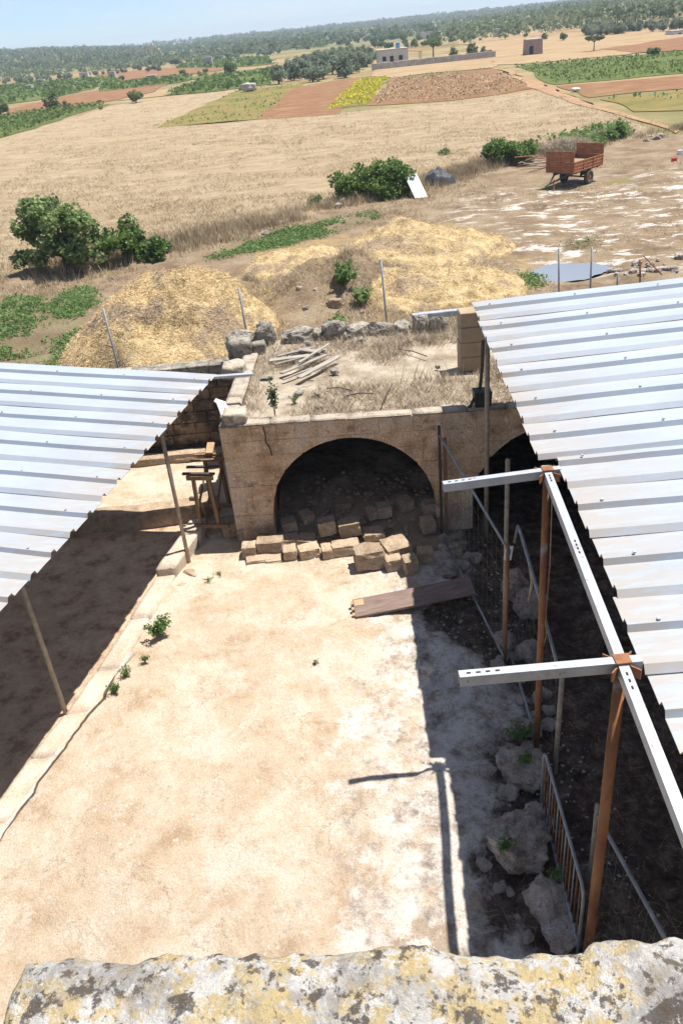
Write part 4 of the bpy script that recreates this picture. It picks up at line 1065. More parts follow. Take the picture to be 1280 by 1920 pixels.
a_ = L0 + e2 * .06; b_ = a_ + Vector((.75, -.05, 0))
mb = MB(); mb.bar(a_ - Vector((.6, -.04, .02)), b_ - Vector((0, 0, .02)), .10, .05); put(mb, 'end_flashing', 'galv', shedL)
for xx, yy in ((-9.2, 15.5), (-10.3, 11.5), (-11.2, 7.5)):
    mb = MB(); mb.tube([(xx, yy, -.05), (xx, yy, ZL + .3)], .05, 10); put(mb, 'pole', 'pole_dusty', shedL, smooth=True)
lw = empty('pen_outer_wall', (-12.6, 11.0, 0)); tag(lw, 'rough stone wall along the outer side of the left pen', 'wall')
for k in range(8):
    y_ = -6.0
    while y_ < 6.6:
        y2 = min(y_ + random.uniform(.9, 1.6), 6.6)
        mb = MB(); mb.box((random.uniform(-.015, .015), (y_ + y2) / 2, k * .45 + .2), (.4, y2 - y_ - .02, .43)); mb.build('wall_block', 'backwall', lw, bevel=.02); y_ = y2

# ================================================================== GATES AND FENCES OF THE RIGHT PEN
def wires(root, a, b, z0a, z1a, z0b, z1b, nv, nh, r=.0022, name='wire_mesh'):
    mb = MB()
    for k in range(1, nv):
        f = k / nv; p = a.lerp(b, f); mb.tube([(p.x + .004, p.y, z0a + (z0b - z0a) * f), (p.x + .012 * math.sin(k * 7), p.y, ((z0a + z1a) + ((z0b + z1b) - (z0a + z1a)) * f) / 2), (p.x, p.y, z1a + (z1b - z1a) * f)], r, 4, False)
    for k in range(1, nh):
        f = k / nh; mb.tube([(a.x, a.y, z0a + (z1a - z0a) * f), (*((a + b) / 2).xy, (z0a + (z1a - z0a) * f + z0b + (z1b - z0b) * f) / 2 - .02), (b.x, b.y, z0b + (z1b - z0b) * f)], r, 4, False)
    o = put(mb, name, 'wire', root); tag(o, kind='stuff'); return o
# gate hung on the arch pier
a_, b_ = g(828, 1006, .05), g(946, 1238, .05)
gate = empty('pipe_gate', (a_.x, a_.y, 0)); tag(gate, 'tall pipe and wire gate hung on the pier beside the arch', 'gate')
mb = MB(); mb.bar((a_.x, a_.y, -.05), (a_.x, a_.y, 2.52), .05, .05, up=(1, 0, 0)); put(mb, 'hinge_post', 'dark_iron', gate)
mb = MB(); mb.bar((a_.x + .11, a_.y + .05, -.05), (a_.x + .11, a_.y + .05, 2.2), .07, .06, up=(1, 0, 0)); put(mb, 'timber_post', 'wood_brown', gate)
mb = MB(); mb.tube([(a_.x, a_.y - .02, 2.30), (b_.x, b_.y, 2.20)], .022, 10); put(mb, 'top_rail', 'pipe_grey', gate, smooth=True)
mb = MB(); mb.tube([(a_.x, a_.y - .02, .10), (b_.x, b_.y, .08)], .022, 10); put(mb, 'bottom_rail', 'pipe_grey', gate, smooth=True)
mb = MB(); mb.tube([(b_.x, b_.y, -.1), (b_.x + .01, b_.y, 2.28)], .026, 10); put(mb, 'end_upright', 'rust', gate, smooth=True)
wires(gate, Vector(a_), Vector(b_), .1, 2.3, .08, 2.2, 16, 7)
# standing post with a small white sign
p = g(947, 1228, 0)
post = empty('fence_post', (p.x + .03, p.y + .25, -.1)); tag(post, 'grey pipe post with a small white plate at the gate end', 'post')
mb = MB(); mb.tube([(0, 0, 0), (0, 0, 3.55)], .036, 10); mb.build('pipe', 'pole_dusty', post, smooth=True)
mb = MB(); mb.box((.03, -.042, 1.95), (.12, .006, .26), Matrix.Rotation(.12, 3, 'Y')); mb.build('sign_plate', 'white', post)
mb = MB(); mb.box((.03, -.0465, 1.97), (.075, .003, .10), Matrix.Rotation(.12, 3, 'Y')); mb.build('sign_print', 'blue', post)
# long mesh panel that carries on towards the tower
a_, b_ = g(957, 1222, .0), g(1040, 1440, .0)
fen = empty('mesh_fence', (a_.x, a_.y, 0)); tag(fen, 'leaning pipe framed wire fence between the two rusty posts', 'fence')
a_ = a_ + Vector((.08, .1, 0))
za, zb = 2.35, 1.62
mid = a_.lerp(b_, .5)
mb = MB(); mb.tube([(a_.x - .02, a_.y + .1, za - .35), (a_.x, a_.y, za), a_.lerp(b_, .1) + Vector((0, 0, za - .02)), mid + Vector((.01, 0, (za + zb) / 2 + .03)), b_ + Vector((0, 0, zb))], .024, 10); put(mb, 'top_rail', 'pipe_grey', fen, smooth=True)
c0, c1 = g(957, 1228, .06), g(1006, 1386, .06)
mb = MB(); mb.tube([c0, c1], .022, 10); put(mb, 'bottom_rail', 'pipe_grey', fen, smooth=True)
mb = MB(); mb.tube([b_ + Vector((0, 0, -.2)), b_ + Vector((.01, 0, zb + .02))], .034, 10); put(mb, 'upright', 'pole_dusty', fen, smooth=True)
wires(fen, Vector(a_), Vector(b_), .1, za, .1, zb, 11, 6)
mb = MB(); q_ = a_.lerp(b_, .32); mb.tube([q_ + Vector((0, 0, 2.12)), q_ + Vector((.03, -.02, 1.9)), q_ + Vector((-.01, 0, 1.55))], [.018, .024, .012], 6); put(mb, 'knotted_rag', 'rope', fen, smooth=True)
# crowd barrier
a_, b_ = g(1013, 1520, .0), g(1082, 1790, .0)
zt = 1.12
bar = empty('steel_barrier', (a_.x, a_.y, 0)); tag(bar, 'grey steel barrier with upright bars beside the big rocks', 'barrier')
d = (b_ - a_).normalized(); L = (b_ - a_).length
mb = MB(); mb.tube([a_ + Vector((0, 0, -.1)), a_ + Vector((0, 0, zt - .14)), a_ + d * .03 + Vector((0, 0, zt - .05)), a_ + d * .10 + Vector((0, 0, zt)), b_ - d * .10 + Vector((0, 0, zt)), b_ - d * .03 + Vector((0, 0, zt - .05)), b_ + Vector((0, 0, zt - .14)), b_ + Vector((0, 0, -.1))], .02, 10)
put(mb, 'frame', 'pipe_grey', bar, smooth=True)
mb = MB(); mb.tube([a_ + Vector((0, 0, .17)), b_ + Vector((0, 0, .17))], .017, 8); put(mb, 'bottom_rail', 'pipe_grey', bar, smooth=True)
for k in range(1, 15):
    p = a_.lerp(b_, k / 15); mb = MB(); mb.tube([p + Vector((0, 0, .17)), p + Vector((0, 0, zt))], .0085, 6); put(mb, 'upright_bar', 'rust' if k % 3 else 'pipe_grey', bar, smooth=True)
# right mesh panel
a_, b_ = g(1117, 1525, 1.15), g(1247, 1762, 1.15)
pan = empty('wire_panel', (a_.x, a_.y, 0)); tag(pan, 'pipe topped wire panel standing behind the near rusty post', 'fence')
mb = MB(); mb.tube([(a_.x, a_.y, -.1), (a_.x, a_.y, 1.3)], .024, 10); put(mb, 'upright', 'pole_dusty', pan, smooth=True)
mb = MB(); mb.tube([a_, b_], .024, 10); put(mb, 'top_rail', 'pipe_grey', pan, smooth=True)
mb = MB(); mb.tube([(b_.x, b_.y, -.1), b_], .024, 10); put(mb, 'upright', 'pole_dusty', pan, smooth=True)
wires(pan, Vector((a_.x, a_.y, 0)), Vector((b_.x, b_.y, 0)), 0, 1.15, 0, 1.15, 9, 5)
# rope hanging on the rusty post
mb = MB(); p = j1; mb.tube([p + Vector((.06, -.05, -.3)), p + Vector((.075, -.06, -1.3)), p + Vector((.06, -.06, -2.1)), p + Vector((.09, -.03, -2.5)), p + Vector((.04, -.06, -2.7))], .009, 6)
tag(mb.build('hanging_rope', 'rope', smooth=True), 'thin old rope hanging down the rusty post at the fence', 'rope')

# ================================================================== FENCE POLES BEHIND THE BUILDINGS
def fpole(px0, py0, px1, py1, zb, mat, label, group, Ydist=None):
    b = g(px0, py0, zb)
    best = min((k * .02 for k in range(20, 200)), key=lambda h: abs((lambda q: CY - F * np.dot(q, upv) / np.dot(q, fw))(np.array((b.x, b.y, zb + h)) - EYE) - py1))
    tp = g(px1, py1, zb + best); lean = Vector((tp.x - b.x, 0, 0)) * .8
    mb = MB(); mb.tube([(0, 0, -zb - .1), (0, 0, 0), (lean.x, 0, best)], .032, 8)
    o = mb.build('fence_pole', mat, smooth=True, loc=(b.x, b.y, zb)); tag(o, label, 'pole', group); return o
fpole(725, 606, 712, 485, 1.2, 'pipe_grey', 'thin grey pole standing behind the rear wall stones, right of the straw heap', 'thin fence poles behind the sheds')
fpole(463, 628, 447, 540, 1.2, 'pipe_grey', 'thin grey pole in front of the right end of the big straw heap', 'thin fence poles behind the sheds')
fpole(223, 693, 193, 578, 1.0, 'pipe_grey', 'thin leaning grey pole in front of the big straw heap by the left roof', 'thin fence poles behind the sheds')
fpole(1047, 545, 1045, 465, .9, 'pipe_grey', 'thin grey pole rising in front of the puddle', 'thin fence poles behind the sheds')
fpole(1106, 538, 1108, 463, .9, 'pipe_grey', 'thin grey pole just right of the puddle', 'thin fence poles behind the sheds')
fpole(1156, 535, 1157, 512, .5, 'pipe_grey', 'short grey stub of a pole among the stones right of the puddle', 'thin fence poles behind the sheds')
p = g(1199, 526, .6); o = fpole(1199, 526, 1198, 487, .6, 'rust', 'short rusty stake with a slanting brace among the stones', 'thin fence poles behind the sheds')
mb = MB(); mb.tube([(.02, 0, .85), (.75, 0, .12)], .02, 6); mb.build('brace', 'rust', o, smooth=True)

# ================================================================== LOOSE STONES, PLANKS AND TIMBER
random.seed(101)
def stone(px, py, d, mat, rz, label, group=None, z=0.0, name='stone_block', rough=.06, boxy=.90, cat='stone', seed=None, tilt=(0, 0), cuts=6):
    p = g(px, py, z)
    sd_ = seed or random.randint(1, 400)
    o = bpy.data.objects.new(name, rock_mesh(name, mat, d, sd_, rough, boxy, cuts) if boxy >= .8 else hull_rock(name, mat, d, sd_, min(rough, .11) * .9, 30 if cuts > 10 else 18)); o.location = (p.x, p.y, z - .02)
    o.rotation_euler = (tilt[0], tilt[1], rz); link(o); tag(o, label, cat, group); return o
LB1 = {(507, 1046): 'widest squared tufa block at the left end of the row before the arch', (487, 1060): 'long thin tufa slab lying under the wide block at the row end', (515, 1060): 'short thin tufa slab beside the long thin slab', (612, 1052): 'smallest tufa block in the row before the arch', (648, 1046): 'long low tufa block just behind the big round edged block', (770, 1082): 'tall narrow tufa block in shade beside the plank', (798, 1062): 'squarish shaded tufa block between the tall narrow block and the gate', (738, 1074): 'tufa block half in sun right beside the big round edged block'}
LB2 = {(616, 1005): 'square tufa block set upright on the bank inside the arch', (658, 1006): 'wide tufa block touching the square upright one inside the arch', (806, 972): 'tufa block against the right jamb of the arch', (720, 972): 'pale tufa block alone on the earth bank inside the arch', (640, 965): 'dark tufa block deepest on the bank behind the square one', (544, 1000): 'tufa block against the left jamb of the arch'}
lab1, gr1 = 'loose pale tufa block in the row at the foot of the arch', 'tufa blocks at the foot of the arch'
for px, py, w_, h_, rz in ((470, 1050, .34, .34, .1), (507, 1046, .60, .42, -.05), (545, 1056, .30, .32, 0), (580, 1052, .46, .30, .1), (612, 1052, .24, .28, .3), (487, 1060, .55, .14, .05), (515, 1060, .36, .13, 0), (738, 1074, .36, .34, .05), (770, 1082, .30, .42, .2), (798, 1062, .34, .36, -.1), (648, 1046, .62, .32, .02)):
    stone(px + random.uniform(-2, 2), py - 9, (w_ * .88, .30, h_ * .82), 'rubble', rz + random.uniform(-.2, .2), LB1.get((px, py), lab1), gr1)
stone(692, 1060, (.56, .38, .40), 'rubble', .1, 'big round edged tufa block sticking out in front of the row', None, .02, rough=.08, boxy=.8)
stone(742, 1040, (.5, .5, .30), 'rubble', .3, 'flat pale tufa block half in sun beside the arch shadow', None, .05)
lab2, gr2 = 'squared tufa block lying in shade inside the arch', 'tufa blocks inside the arch'
for px, py, w_, h_, rz, z in ((616, 1005, .42, .38, .02, .28), (658, 1006, .52, .36, -.03, .26), (544, 1000, .36, .28, .2, .2), (720, 972, .34, .30, .1, .35), (697, 975, .26, .2, .3, .3), (760, 960, .34, .26, .5, .35), (806, 972, .36, .36, .1, .3), (800, 1000, .3, .3, .2, .2), (575, 985, .3, .26, .5, .2), (640, 965, .4, .3, .2, .2), (590, 960, .36, .28, 1, .1), (545, 1030, .42, .26, .1, 0), (575, 1028, .4, .24, -.2, 0), (700, 1015, .5, .22, .1, .1)):
    stone(px, py - 8, (w_ * .85, .32, h_ * .82), 'rubble', rz, LB2.get((px, py), lab2), gr2, z * .8, tilt=(random.uniform(-.1, .1), random.uniform(-.12, .12)))
# bank of earth and rubble that fills the arch
U, Wd = np.meshgrid(np.linspace(aL - .05, aR + .05, 60), np.linspace(-1.0, 3.9, 70))
Zb = .42 * sstep(-1.0, 1.6, Wd) * (.5 + fbm(U * 1.5, Wd * 1.5, 7, 4)) * sstep(-.1, .5, U - aL + .2 * Wd + .5) + .04 * (fbm(U * 6, Wd * 6, 2, 3) - .5) - .03
V = FOn + U.ravel()[:, None] * FDn - Wd.ravel()[:, None] * FNn; V[:, 2] = Zb.ravel(); nu = 60; nw = 70
i, j = np.meshgrid(np.arange(nw - 1), np.arange(nu - 1), indexing='ij'); q = np.stack([i * nu + j, i * nu + j + 1, (i + 1) * nu + j + 1, (i + 1) * nu + j], -1).reshape(-1, 4)
MT['bank'] = simple('dusty_earth_bank', [(0.3, (.17, .12, .085)), (0.5, (.30, .22, .155)), (0.75, (.42, .33, .24))], 3, 8, .95, .9, .05, 14)
tag(obj_np('earth_bank', V, [q], 'bank', smooth=True), kind='structure')
# stones left of the pier and at the crumbled corner
stone(434, 1000, (.4, .4, .34), 'rubble', .3, 'single brown stone in the shaded gap behind the kerb', cat='stone')
for px, py, d, z in ((462, 1008, (.34, .3, .30), .0), (500, 1004, (.3, .3, .34), .0)):
    stone(px, py, d, 'rubble', .1, lab1, gr1, z)
stone(352, 1080, (.36, .4, .12), 'rubble', .2, 'rough pale stone ending the kerb near the shed pole', None, 0, rough=.12, boxy=.6)
stone(340, 1098, (.28, .18, .08), 'rubble', .2, 'flat chip of stone lying just before the kerb end', None, 0, rough=.1, boxy=.6)
stone(283, 1150, (.12, .10, .08), 'rubble', .2, 'small brown stone beside the leafy weed on the kerb', None, 0)
stone(408, 998, (.5, .45, .12), 'rubble', .4, 'flat slab of stone in the shade between kerb and arch corner', None, 0)
for px, py, d, m_, lb in ((690, 1528, (.13, .11, .05), 'white', 'flat white stone on the bare yard rock beside the beam shadow'), (492, 1730, (.06, .05, .04), 'bank', 'small brown clod on the sandy yard near the parapet'), (380, 1780, (.05, .05, .03), 'bank', 'brown crumb of earth close to the parapet edge'), (560, 1660, (.09, .07, .04), 'rock', 'small grey stone on the rocky middle of the yard'), (760, 1610, (.14, .10, .05), 'rock', 'flat grey stone left of the rail shadow'), (640, 1290, (.10, .07, .04), 'rock', 'small grey stone in the yard below the lone weed sprout'), (430, 1160, (.10, .08, .05), 'rubble', 'loose ochre stone on the upper yard before the rubble row'), (600, 1110, (.12, .09, .05), 'rubble', 'loose ochre stone between the rubble row and the plank')):
    stone(px, py, d, m_, .4, lb, None, .0, 'loose_stone', .09, .6)
# boulders of the pen edge
BL = [(968, 1470, (.72, .62, .50), 'wide pitted limestone boulder with weeds between fence and barrier', .10), (966, 1612, (.80, .78, .62), 'large pitted boulder with a green weed on it beside the barrier', .14), (1020, 1722, (.50, .62, .42), 'pale boulder squeezed against the barrier foot near the parapet', .10), (1040, 1772, (.5, .4, .3), 'low stone half hidden behind the parapet edge', .1),
      (940, 1222, (.42, .4, .34), 'pale stone under the gate end below the crossing beam', .1), (985, 1160, (.62, .6, .55), 'large rough stone in the dark pen behind the gate', .12), (985, 1245, (.44, .4, .4), 'grey stone at the foot of the wire fence', .12), (990, 1385, (.34, .3, .25), 'small round stone at the fence foot above the boulders', .08),
      (960, 1130, (.5, .5, .6), 'upright rough stone beside the gate upright in the pen', .12), (858, 1078, (.34, .3, .24), 'pale stone behind the upper end of the long plank', .08), (880, 1065, (.36, .3, .3), 'dark stone behind the plank near the gate rail', .1), (828, 1085, (.46, .34, .16), 'flat rough stone between the blocks and the plank', .1), (826, 1030, (.24, .26, .3), 'small grey stone at the gate hinge post', .06), (1000, 1560, (.4, .4, .4), 'dark stone wedged between the two big boulders', .12), (945, 1505, (.3, .3, .24), 'small mossy stone beside the wide boulder', .1)]
for n_, (px, py, d, lb, ro) in enumerate(BL):
    stone(px + 6, py - 8, tuple(q * 1.0 for q in d), 'rock', random.uniform(-.6, .6), lb, 'boulders along the pen edge', -.10, 'boulder', ro * 1.35, .5, 'boulder', 200 + n_, cuts=15)
random.seed(404)
for k in range(34):
    f = random.random(); y_ = 5.2 + f * 6.6; x_ = float(np.interp(y_, rby[::-1] if rby[0] > rby[-1] else rby, rbx[::-1] if rby[0] > rby[-1] else rbx)) + random.uniform(-.12, .62)
    s_ = random.uniform(.10, .30); z_ = float(yard_h(np.array([x_]), np.array([y_]))[0]) - .03
    o = bpy.data.objects.new('broken_rock', hull_rock('broken_rock', 'rock', (s_, s_ * random.uniform(.7, 1.2), s_ * random.uniform(.5, .8)), 500 + k, .08, 16)); o.location = (x_, y_, z_); o.rotation_euler = (0, 0, random.uniform(0, 6)); link(o)
    tag(o, 'broken piece of grey limestone along the edge of the shaded pen', 'stone', 'broken rocks along the pen edge')
# long plank
a_, b_ = g(664, 1142, .10), g(886, 1098, .30)
d = b_ - a_; L = d.length
pk = empty('long_plank', a_); tag(pk, 'long dark reddish plank lying from the sunlit yard into the shade', 'plank')
pk.rotation_euler = (0, -math.asin(d.z / L), math.atan2(d.y, d.x))
mb = MB(); mb.box((L / 2, 0, 0), (L, .42, .055), Matrix.Rotation(.20, 3, 'X')); mb.build('board', 'wood_dark', pk, bevel=.006)
mb = MB()
for k in range(3): mb.box((-.025, -.13 + k * .13, -.026 + k * .026), (.05, .07, .05), Matrix.Rotation(.20, 3, 'X'))
mb.build('tenon', 'wood_end', pk, bevel=.005)
mb = MB(); mb.box((.10, .10, .052), (.17, .14, .004), Matrix.Rotation(.20, 3, 'X')); mb.build('bare_patch', 'wood_end', pk)
stone(725, 1130, (.3, .2, .09), 'rubble', .2, 'flat stone propping the long plank from below', None, 0)
stone(860, 1112, (.3, .26, .22), 'rock', .2, 'stone under the shaded end of the long plank', None, -.05)
# weathered planks on the roof
lab3, gr3 = 'weathered grey board in the pile on the weedy roof', 'weathered boards on the weedy roof'
for px0, py0, px1, py1, w_, z in ((527, 700, 612, 665, .14, .10), (560, 708, 635, 668, .13, .12), (530, 712, 585, 690, .05, .06), (505, 676, 600, 664, .12, .08), (520, 668, 585, 652, .10, .12), (560, 680, 616, 645, .07, .20), (515, 684, 575, 668, .08, .05), (545, 665, 610, 655, .10, .06), (560, 655, 600, 660, .12, .16)):
    a_, b_ = g(px0, py0, TZ + z), g(px1, py1, TZ + z + .04); d = b_ - a_; L = d.length
    mb = MB(); mb.box((0, 0, 0), (L, w_, .035)); o = mb.build('board', 'wood_old', bevel=.006, loc=(a_ + b_) / 2); o.rotation_euler = (random.uniform(-.25, .25), -math.asin(d.z / L), math.atan2(d.y, d.x)); tag(o, lab3, 'board', gr3)
for px0, py0, px1, py1 in ((612, 728, 660, 732), (715, 760, 735, 720), (745, 655, 800, 668), (560, 720, 588, 714), (650, 742, 700, 738)):
    a_, b_ = g(px0, py0, TZ + .06), g(px1, py1, TZ + .1); mb = MB(); mb.tube([a_, (a_ + b_) / 2 + Vector((0, 0, .04)), b_], .014, 5); tag(mb.build('dry_branch', 'bark', smooth=True), 'thin dry branch lying among the dead roof weeds', 'branch', 'dry branches on the roof')
for px, py, d in ((628, 700, (.24, .2, .12)), (595, 738, (.22, .18, .08)), (597, 760, (.2, .2, .05)), (560, 735, (.3, .2, .06)), (648, 742, (.14, .14, .08)), (500, 707, (.4, .22, .05)), (790, 640, (.2, .2, .16)), (820, 690, (.12, .1, .1))):
    stone(px, py, d, 'grey_stone', random.uniform(0, 3), 'small grey stone lying among the dead weeds of the roof', 'loose stones on the weedy roof', TZ + .04, 'roof_stone', .08, .6)
# wooden frame leaning at the building corner
p = g(404, 966, .30)
fr = empty('wooden_stand', (p.x, p.y, .30)); tag(fr, 'old brown wooden stand with slatted top against the building corner', 'wooden stand'); fr.rotation_euler = (0, 0, -.18)
wd, dp, hh = .40, .85, 1.22
for sx in (-1, 1):
    for sy in (-1, 1):
        mb = MB(); mb.bar((sx * wd / 2, sy * dp / 2, 0), (sx * wd / 2 * .8, sy * dp / 2, hh), .07, .08, up=(0, 1, 0)); mb.build('leg', 'wood_brown', fr, bevel=.006)
for sy in (-1, 1):
    mb = MB(); mb.box((0.06, sy * dp / 2 - .05, .03), (wd + .34, .07, .09)); mb.build('foot_rail', 'wood_brown', fr, bevel=.006)
    mb = MB(); mb.box((0, sy * dp / 2 - .06, hh - .05), (wd + .16, .05, .10)); mb.build('top_rail', 'wood_brown', fr, bevel=.006)
for k, yy in enumerate((-.46, -.16, .14, .40)):
    mb = MB(); mb.box((-.02, yy, hh + .03), (wd + .28, .07, .04), Matrix.Rotation(.03 * (k - 1), 3, 'Z')); mb.build('slat', 'dark_iron' if k in (0, 1) else 'wood_brown', fr, bevel=.005)
for sx in (-1, 1):
    mb = MB(); mb.bar((sx * wd / 2, -dp / 2, .35), (sx * wd / 2 * .9, dp / 2, .9), .03, .07); mb.build('brace', 'wood_brown', fr, bevel=.004)
mb = MB(); mb.box((0, .43, hh + .16), (.16, .28, .05), Matrix.Rotation(.5, 3, 'X')); mb.build('seat_board', 'wood_end', fr, bevel=.008)
mb = MB(); mb.box((-.3, -.3, .58), (.16, .06, .08)); mb.build('peg', 'wood_brown', fr, bevel=.005)
# white scrap hooked over the roof edge
a_ = g(425, 792, TZ + .02); c_ = g(404, 748, TZ + .25)
mb = MB(); pts = [a_, a_.lerp(c_, .35) + Vector((.05, 0, .10)), a_.lerp(c_, .7) + Vector((.05, 0, .10)), c_]
V = []; 
for k, p in enumerate(pts):
    w_ = (.07, .10, .085, .05)[k]; V += [p + Vector((-w_, 0, -.04)), p + Vector((0, 0, .02)), p + Vector((w_, 0, -.02))]
Fc = []
for k in range(3):
    for m_ in range(2): Fc.append((k * 3 + m_, k * 3 + m_ + 1, k * 3 + m_ + 4, k * 3 + m_ + 3))
n0 = len(V); V2 = [Vector(v) - Vector((0, 0, .012)) for v in V]
mb.add(V + V2, Fc + [tuple(n0 + q_ for q_ in f[::-1]) for f in Fc])
tag(mb.build('white_scrap', 'white', smooth=True), 'white curled scrap of sheeting hooked over the left roof edge', 'scrap')
# fallen plank propped on the pen floor behind (brown beam under the left roof edge)
a_, b_ = g(330, 770, 1.9), g(395, 720, 2.35)

# ================================================================== TOWER PARAPET IN FRONT
ZP = 7.95
pa, pb_, pc = g(34, 1800, ZP), g(640, 1778, ZP), g(1280, 1742, ZP)
pe = g(6, 1925, ZP)
par = empty('tower_parapet', ((pa.x + pc.x) / 2, 0, 0)); tag(par, 'lichen spotted stone parapet of the tower in the foreground', 'parapet')
ln = (pc - pa); ln.z = 0; ln.normalize()
xs = np.arange(0, 3.2, .008); dp = np.arange(0, .9, .008)
U, Dp = np.meshgrid(xs, dp)
side = Vector((ln.y, -ln.x, 0)); side = side if side.y < 0 else -side
lend = (pe - pa); skew = lend.x / max(1e-3, -lend.y)
edge_n = (fbm(xs * 9, 0 * xs, 1, 5, .6) - .5) * .022 + (fbm(xs * 2.2, 0 * xs + 4, 1, 3) - .5) * .012 + (fbm(xs * 40, 0 * xs + 2, 1, 3) - .5) * .02
edge_n = edge_n - .012 * np.exp(-((xs - (g(990, 1785, ZP) - pa).length) / .06) ** 2)
left_n = (fbm(dp * 8, 0 * dp + 9, 1, 4) - .5) * .05
PX = pa.x + ln.x * U + side.x * (Dp - edge_n[None, :] * np.exp(-Dp * 6)) + skew * Dp * 1.0 + left_n[:, None] * np.exp(-U * 6)
PY = pa.y + ln.y * U + side.y * (Dp - edge_n[None, :] * np.exp(-Dp * 6))
ed = np.minimum(Dp, U)
PZ = ZP + .013 * (fbm(U * 7, Dp * 7, 3, 6, .6) - .5) + .012 * (fbm(U * 28, Dp * 28, 9, 3) - .5) - .016 * np.exp(-ed * 55) - .02 * np.exp(-((U - (g(975, 1785, ZP) - pa).length) / .10) ** 2) * np.exp(-Dp * 9)
V = np.c_[PX.ravel(), PY.ravel(), PZ.ravel()]; nd, nu = U.shape
i, j = np.meshgrid(np.arange(nd - 1), np.arange(nu - 1), indexing='ij'); q = [np.stack([i * nu + j, (i + 1) * nu + j, (i + 1) * nu + j + 1, i * nu + j + 1], -1).reshape(-1, 4)]
# drop the front and left faces straight down
n0 = len(V); f0 = V[:nu].copy(); l0 = V[::nu].copy(); drop = []
fr1 = f0.copy(); fr1[:, 2] -= .16; fr2 = f0.copy(); fr2[:, 2] = 7.55; fr2[:, 1] -= .05
lf1 = l0.copy(); lf1[:, 2] = 7.55; lf1[:, 0] += .03
V = np.vstack([V, fr1, fr2, lf1]); a1 = n0; a2 = n0 + nu; a3 = n0 + 2 * nu
k = np.arange(nu - 1); q.append(np.stack([k, k + 1, a1 + k + 1, a1 + k], -1)); q.append(np.stack([a1 + k, a1 + k + 1, a2 + k + 1, a2 + k], -1))
k = np.arange(nd - 1); q.append(np.stack([k * nu, a3 + k, a3 + k + 1, (k + 1) * nu], -1))
o = obj_np('coping', V, q, 'lichen', par, smooth=True); o.matrix_parent_inverse = Matrix.Translation(-par.location)
mb = MB(); y0 = float(V[:nu, 1].min()) - .12
mb.box(((pa.x + .12 + pa.x + 3.1) / 2, y0 - .36, 3.70), (2.98, .72, 7.72)); put(mb, 'tower_wall', 'facade', par)

# ================================================================== STRAW HEAPS
def heap(name, cx, cy, rx, ry, h, seed, label, nst, rot=0.0, flat=2.2, lobed=None):
    root = empty(name, (cx, cy, 0)); tag(root, label, 'straw heap', 'straw heaps on the waste ground')
    n = 90
    U, Vv = np.meshgrid(np.linspace(-1.25, 1.25, n), np.linspace(-1.25, 1.25, n))
    def hz(u, v):
        r = np.hypot(u, v) * (1 + .45 * (fbm(u * 1.3 + seed, v * 1.3, seed, 3) - .5))
        dome = np.clip(1 - r ** flat, 0, 1)
        if lobed:
            k = 0
            for (lu, lv, ls, lh) in lobed: k = k + (1 - k) * np.maximum(0, lh * np.clip(1 - (np.hypot(u - lu, v - lv) / ls * (1 + .5 * (fbm(u * 2 + seed, v * 2, seed, 4) - .5))) ** 2.0, 0, 1))
            dome = np.minimum(k, 1)
        return h * dome ** .75 * (.60 + .80 * fbm(u * 2.1 + seed, v * 2.1, 2, 5, .55)) + .34 * (fbm(u * rx * 2.2, v * ry * 2.2, seed, 4) - .5) * (dome > 0) - .12 * (dome <= 0)
    c, s = math.cos(rot), math.sin(rot)
    def place(u, v): x, y = u * rx, v * ry; return np.c_[(x * c - y * s).ravel(), (x * s + y * c).ravel()]
    P = place(U, Vv); gz = near_h(P[:, 0] + cx, P[:, 1] + cy)
    hm = hz(U, Vv).ravel(); V = np.c_[P, hm + gz * (hm < h * .4) + np.where(hm < h * .4, 0, gz * .5)]
    i, j = np.meshgrid(np.arange(n - 1), np.arange(n - 1), indexing='ij'); q = np.stack([i * n + j, i * n + j + 1, (i + 1) * n + j + 1, (i + 1) * n + j], -1).reshape(-1, 4)
    obj_np('heap', V, [q], 'straw', root, smooth=True)
    # loose strands over the skin
    m = nst; u = rng.uniform(-1.5, 1.5, m * 2); v = rng.uniform(-1.5, 1.5, m * 2); k = (hz(u, v) > .03) | (rng.random(m * 2) < .30 * np.exp(-4 * np.maximum(0, np.hypot(u, v) - .9))); u, v = u[k][:m], v[k][:m]; m = len(u)
    p = place(u, v); z = np.maximum(hz(u, v), 0) + near_h(p[:, 0] + cx, p[:, 1] + cy) * np.where(hz(u, v) > .25, .6, 1) + rng.uniform(-.02, .10, m); p = np.c_[p, z]
    d = rng.normal(size=(m, 3)); d[:, 2] *= .35; d /= np.linalg.norm(d, axis=1)[:, None]; w = np.cross(d, rng.normal(size=(m, 3))); w /= np.linalg.norm(w, axis=1)[:, None]
    Ls = rng.uniform(.08, .26, m)[:, None]; ww = .008
    V = np.empty((m, 3, 3)); V[:, 0] = p - d * Ls * .5 - w * ww; V[:, 1] = p - d * Ls * .5 + w * ww; V[:, 2] = p + d * Ls * .5
    tag(obj_np('straw_strands', V.reshape(-1, 3), [np.arange(3 * m).reshape(m, 3)], 'strand', root), kind='stuff')
    return root
c = g(290, 690); c2 = g(440, 640)
heap('straw_heap', -5.35, 28.4, 3.15, 3.4, 2.3, 3.3, 'big golden straw heap beside the left shed roof', 24000, .05, 3.0, [(.05, .15, .85, .85), (-.38, -.25, .75, .50), (.42, -.05, .70, .50), (.05, -.40, .80, .45)])
c = g(765, 470, .4); heap('straw_heap', c.x, c.y, 3.5, 3.2, 1.4, 9.1, 'low scattered straw heap between the spoil bank and puddle', 6500, -.2)
c = g(860, 545, .4); heap('straw_heap', c.x - .3, c.y, 3.0, 2.2, .95, 12.7, 'flat spread of straw just behind the steel beam', 4500, .1)
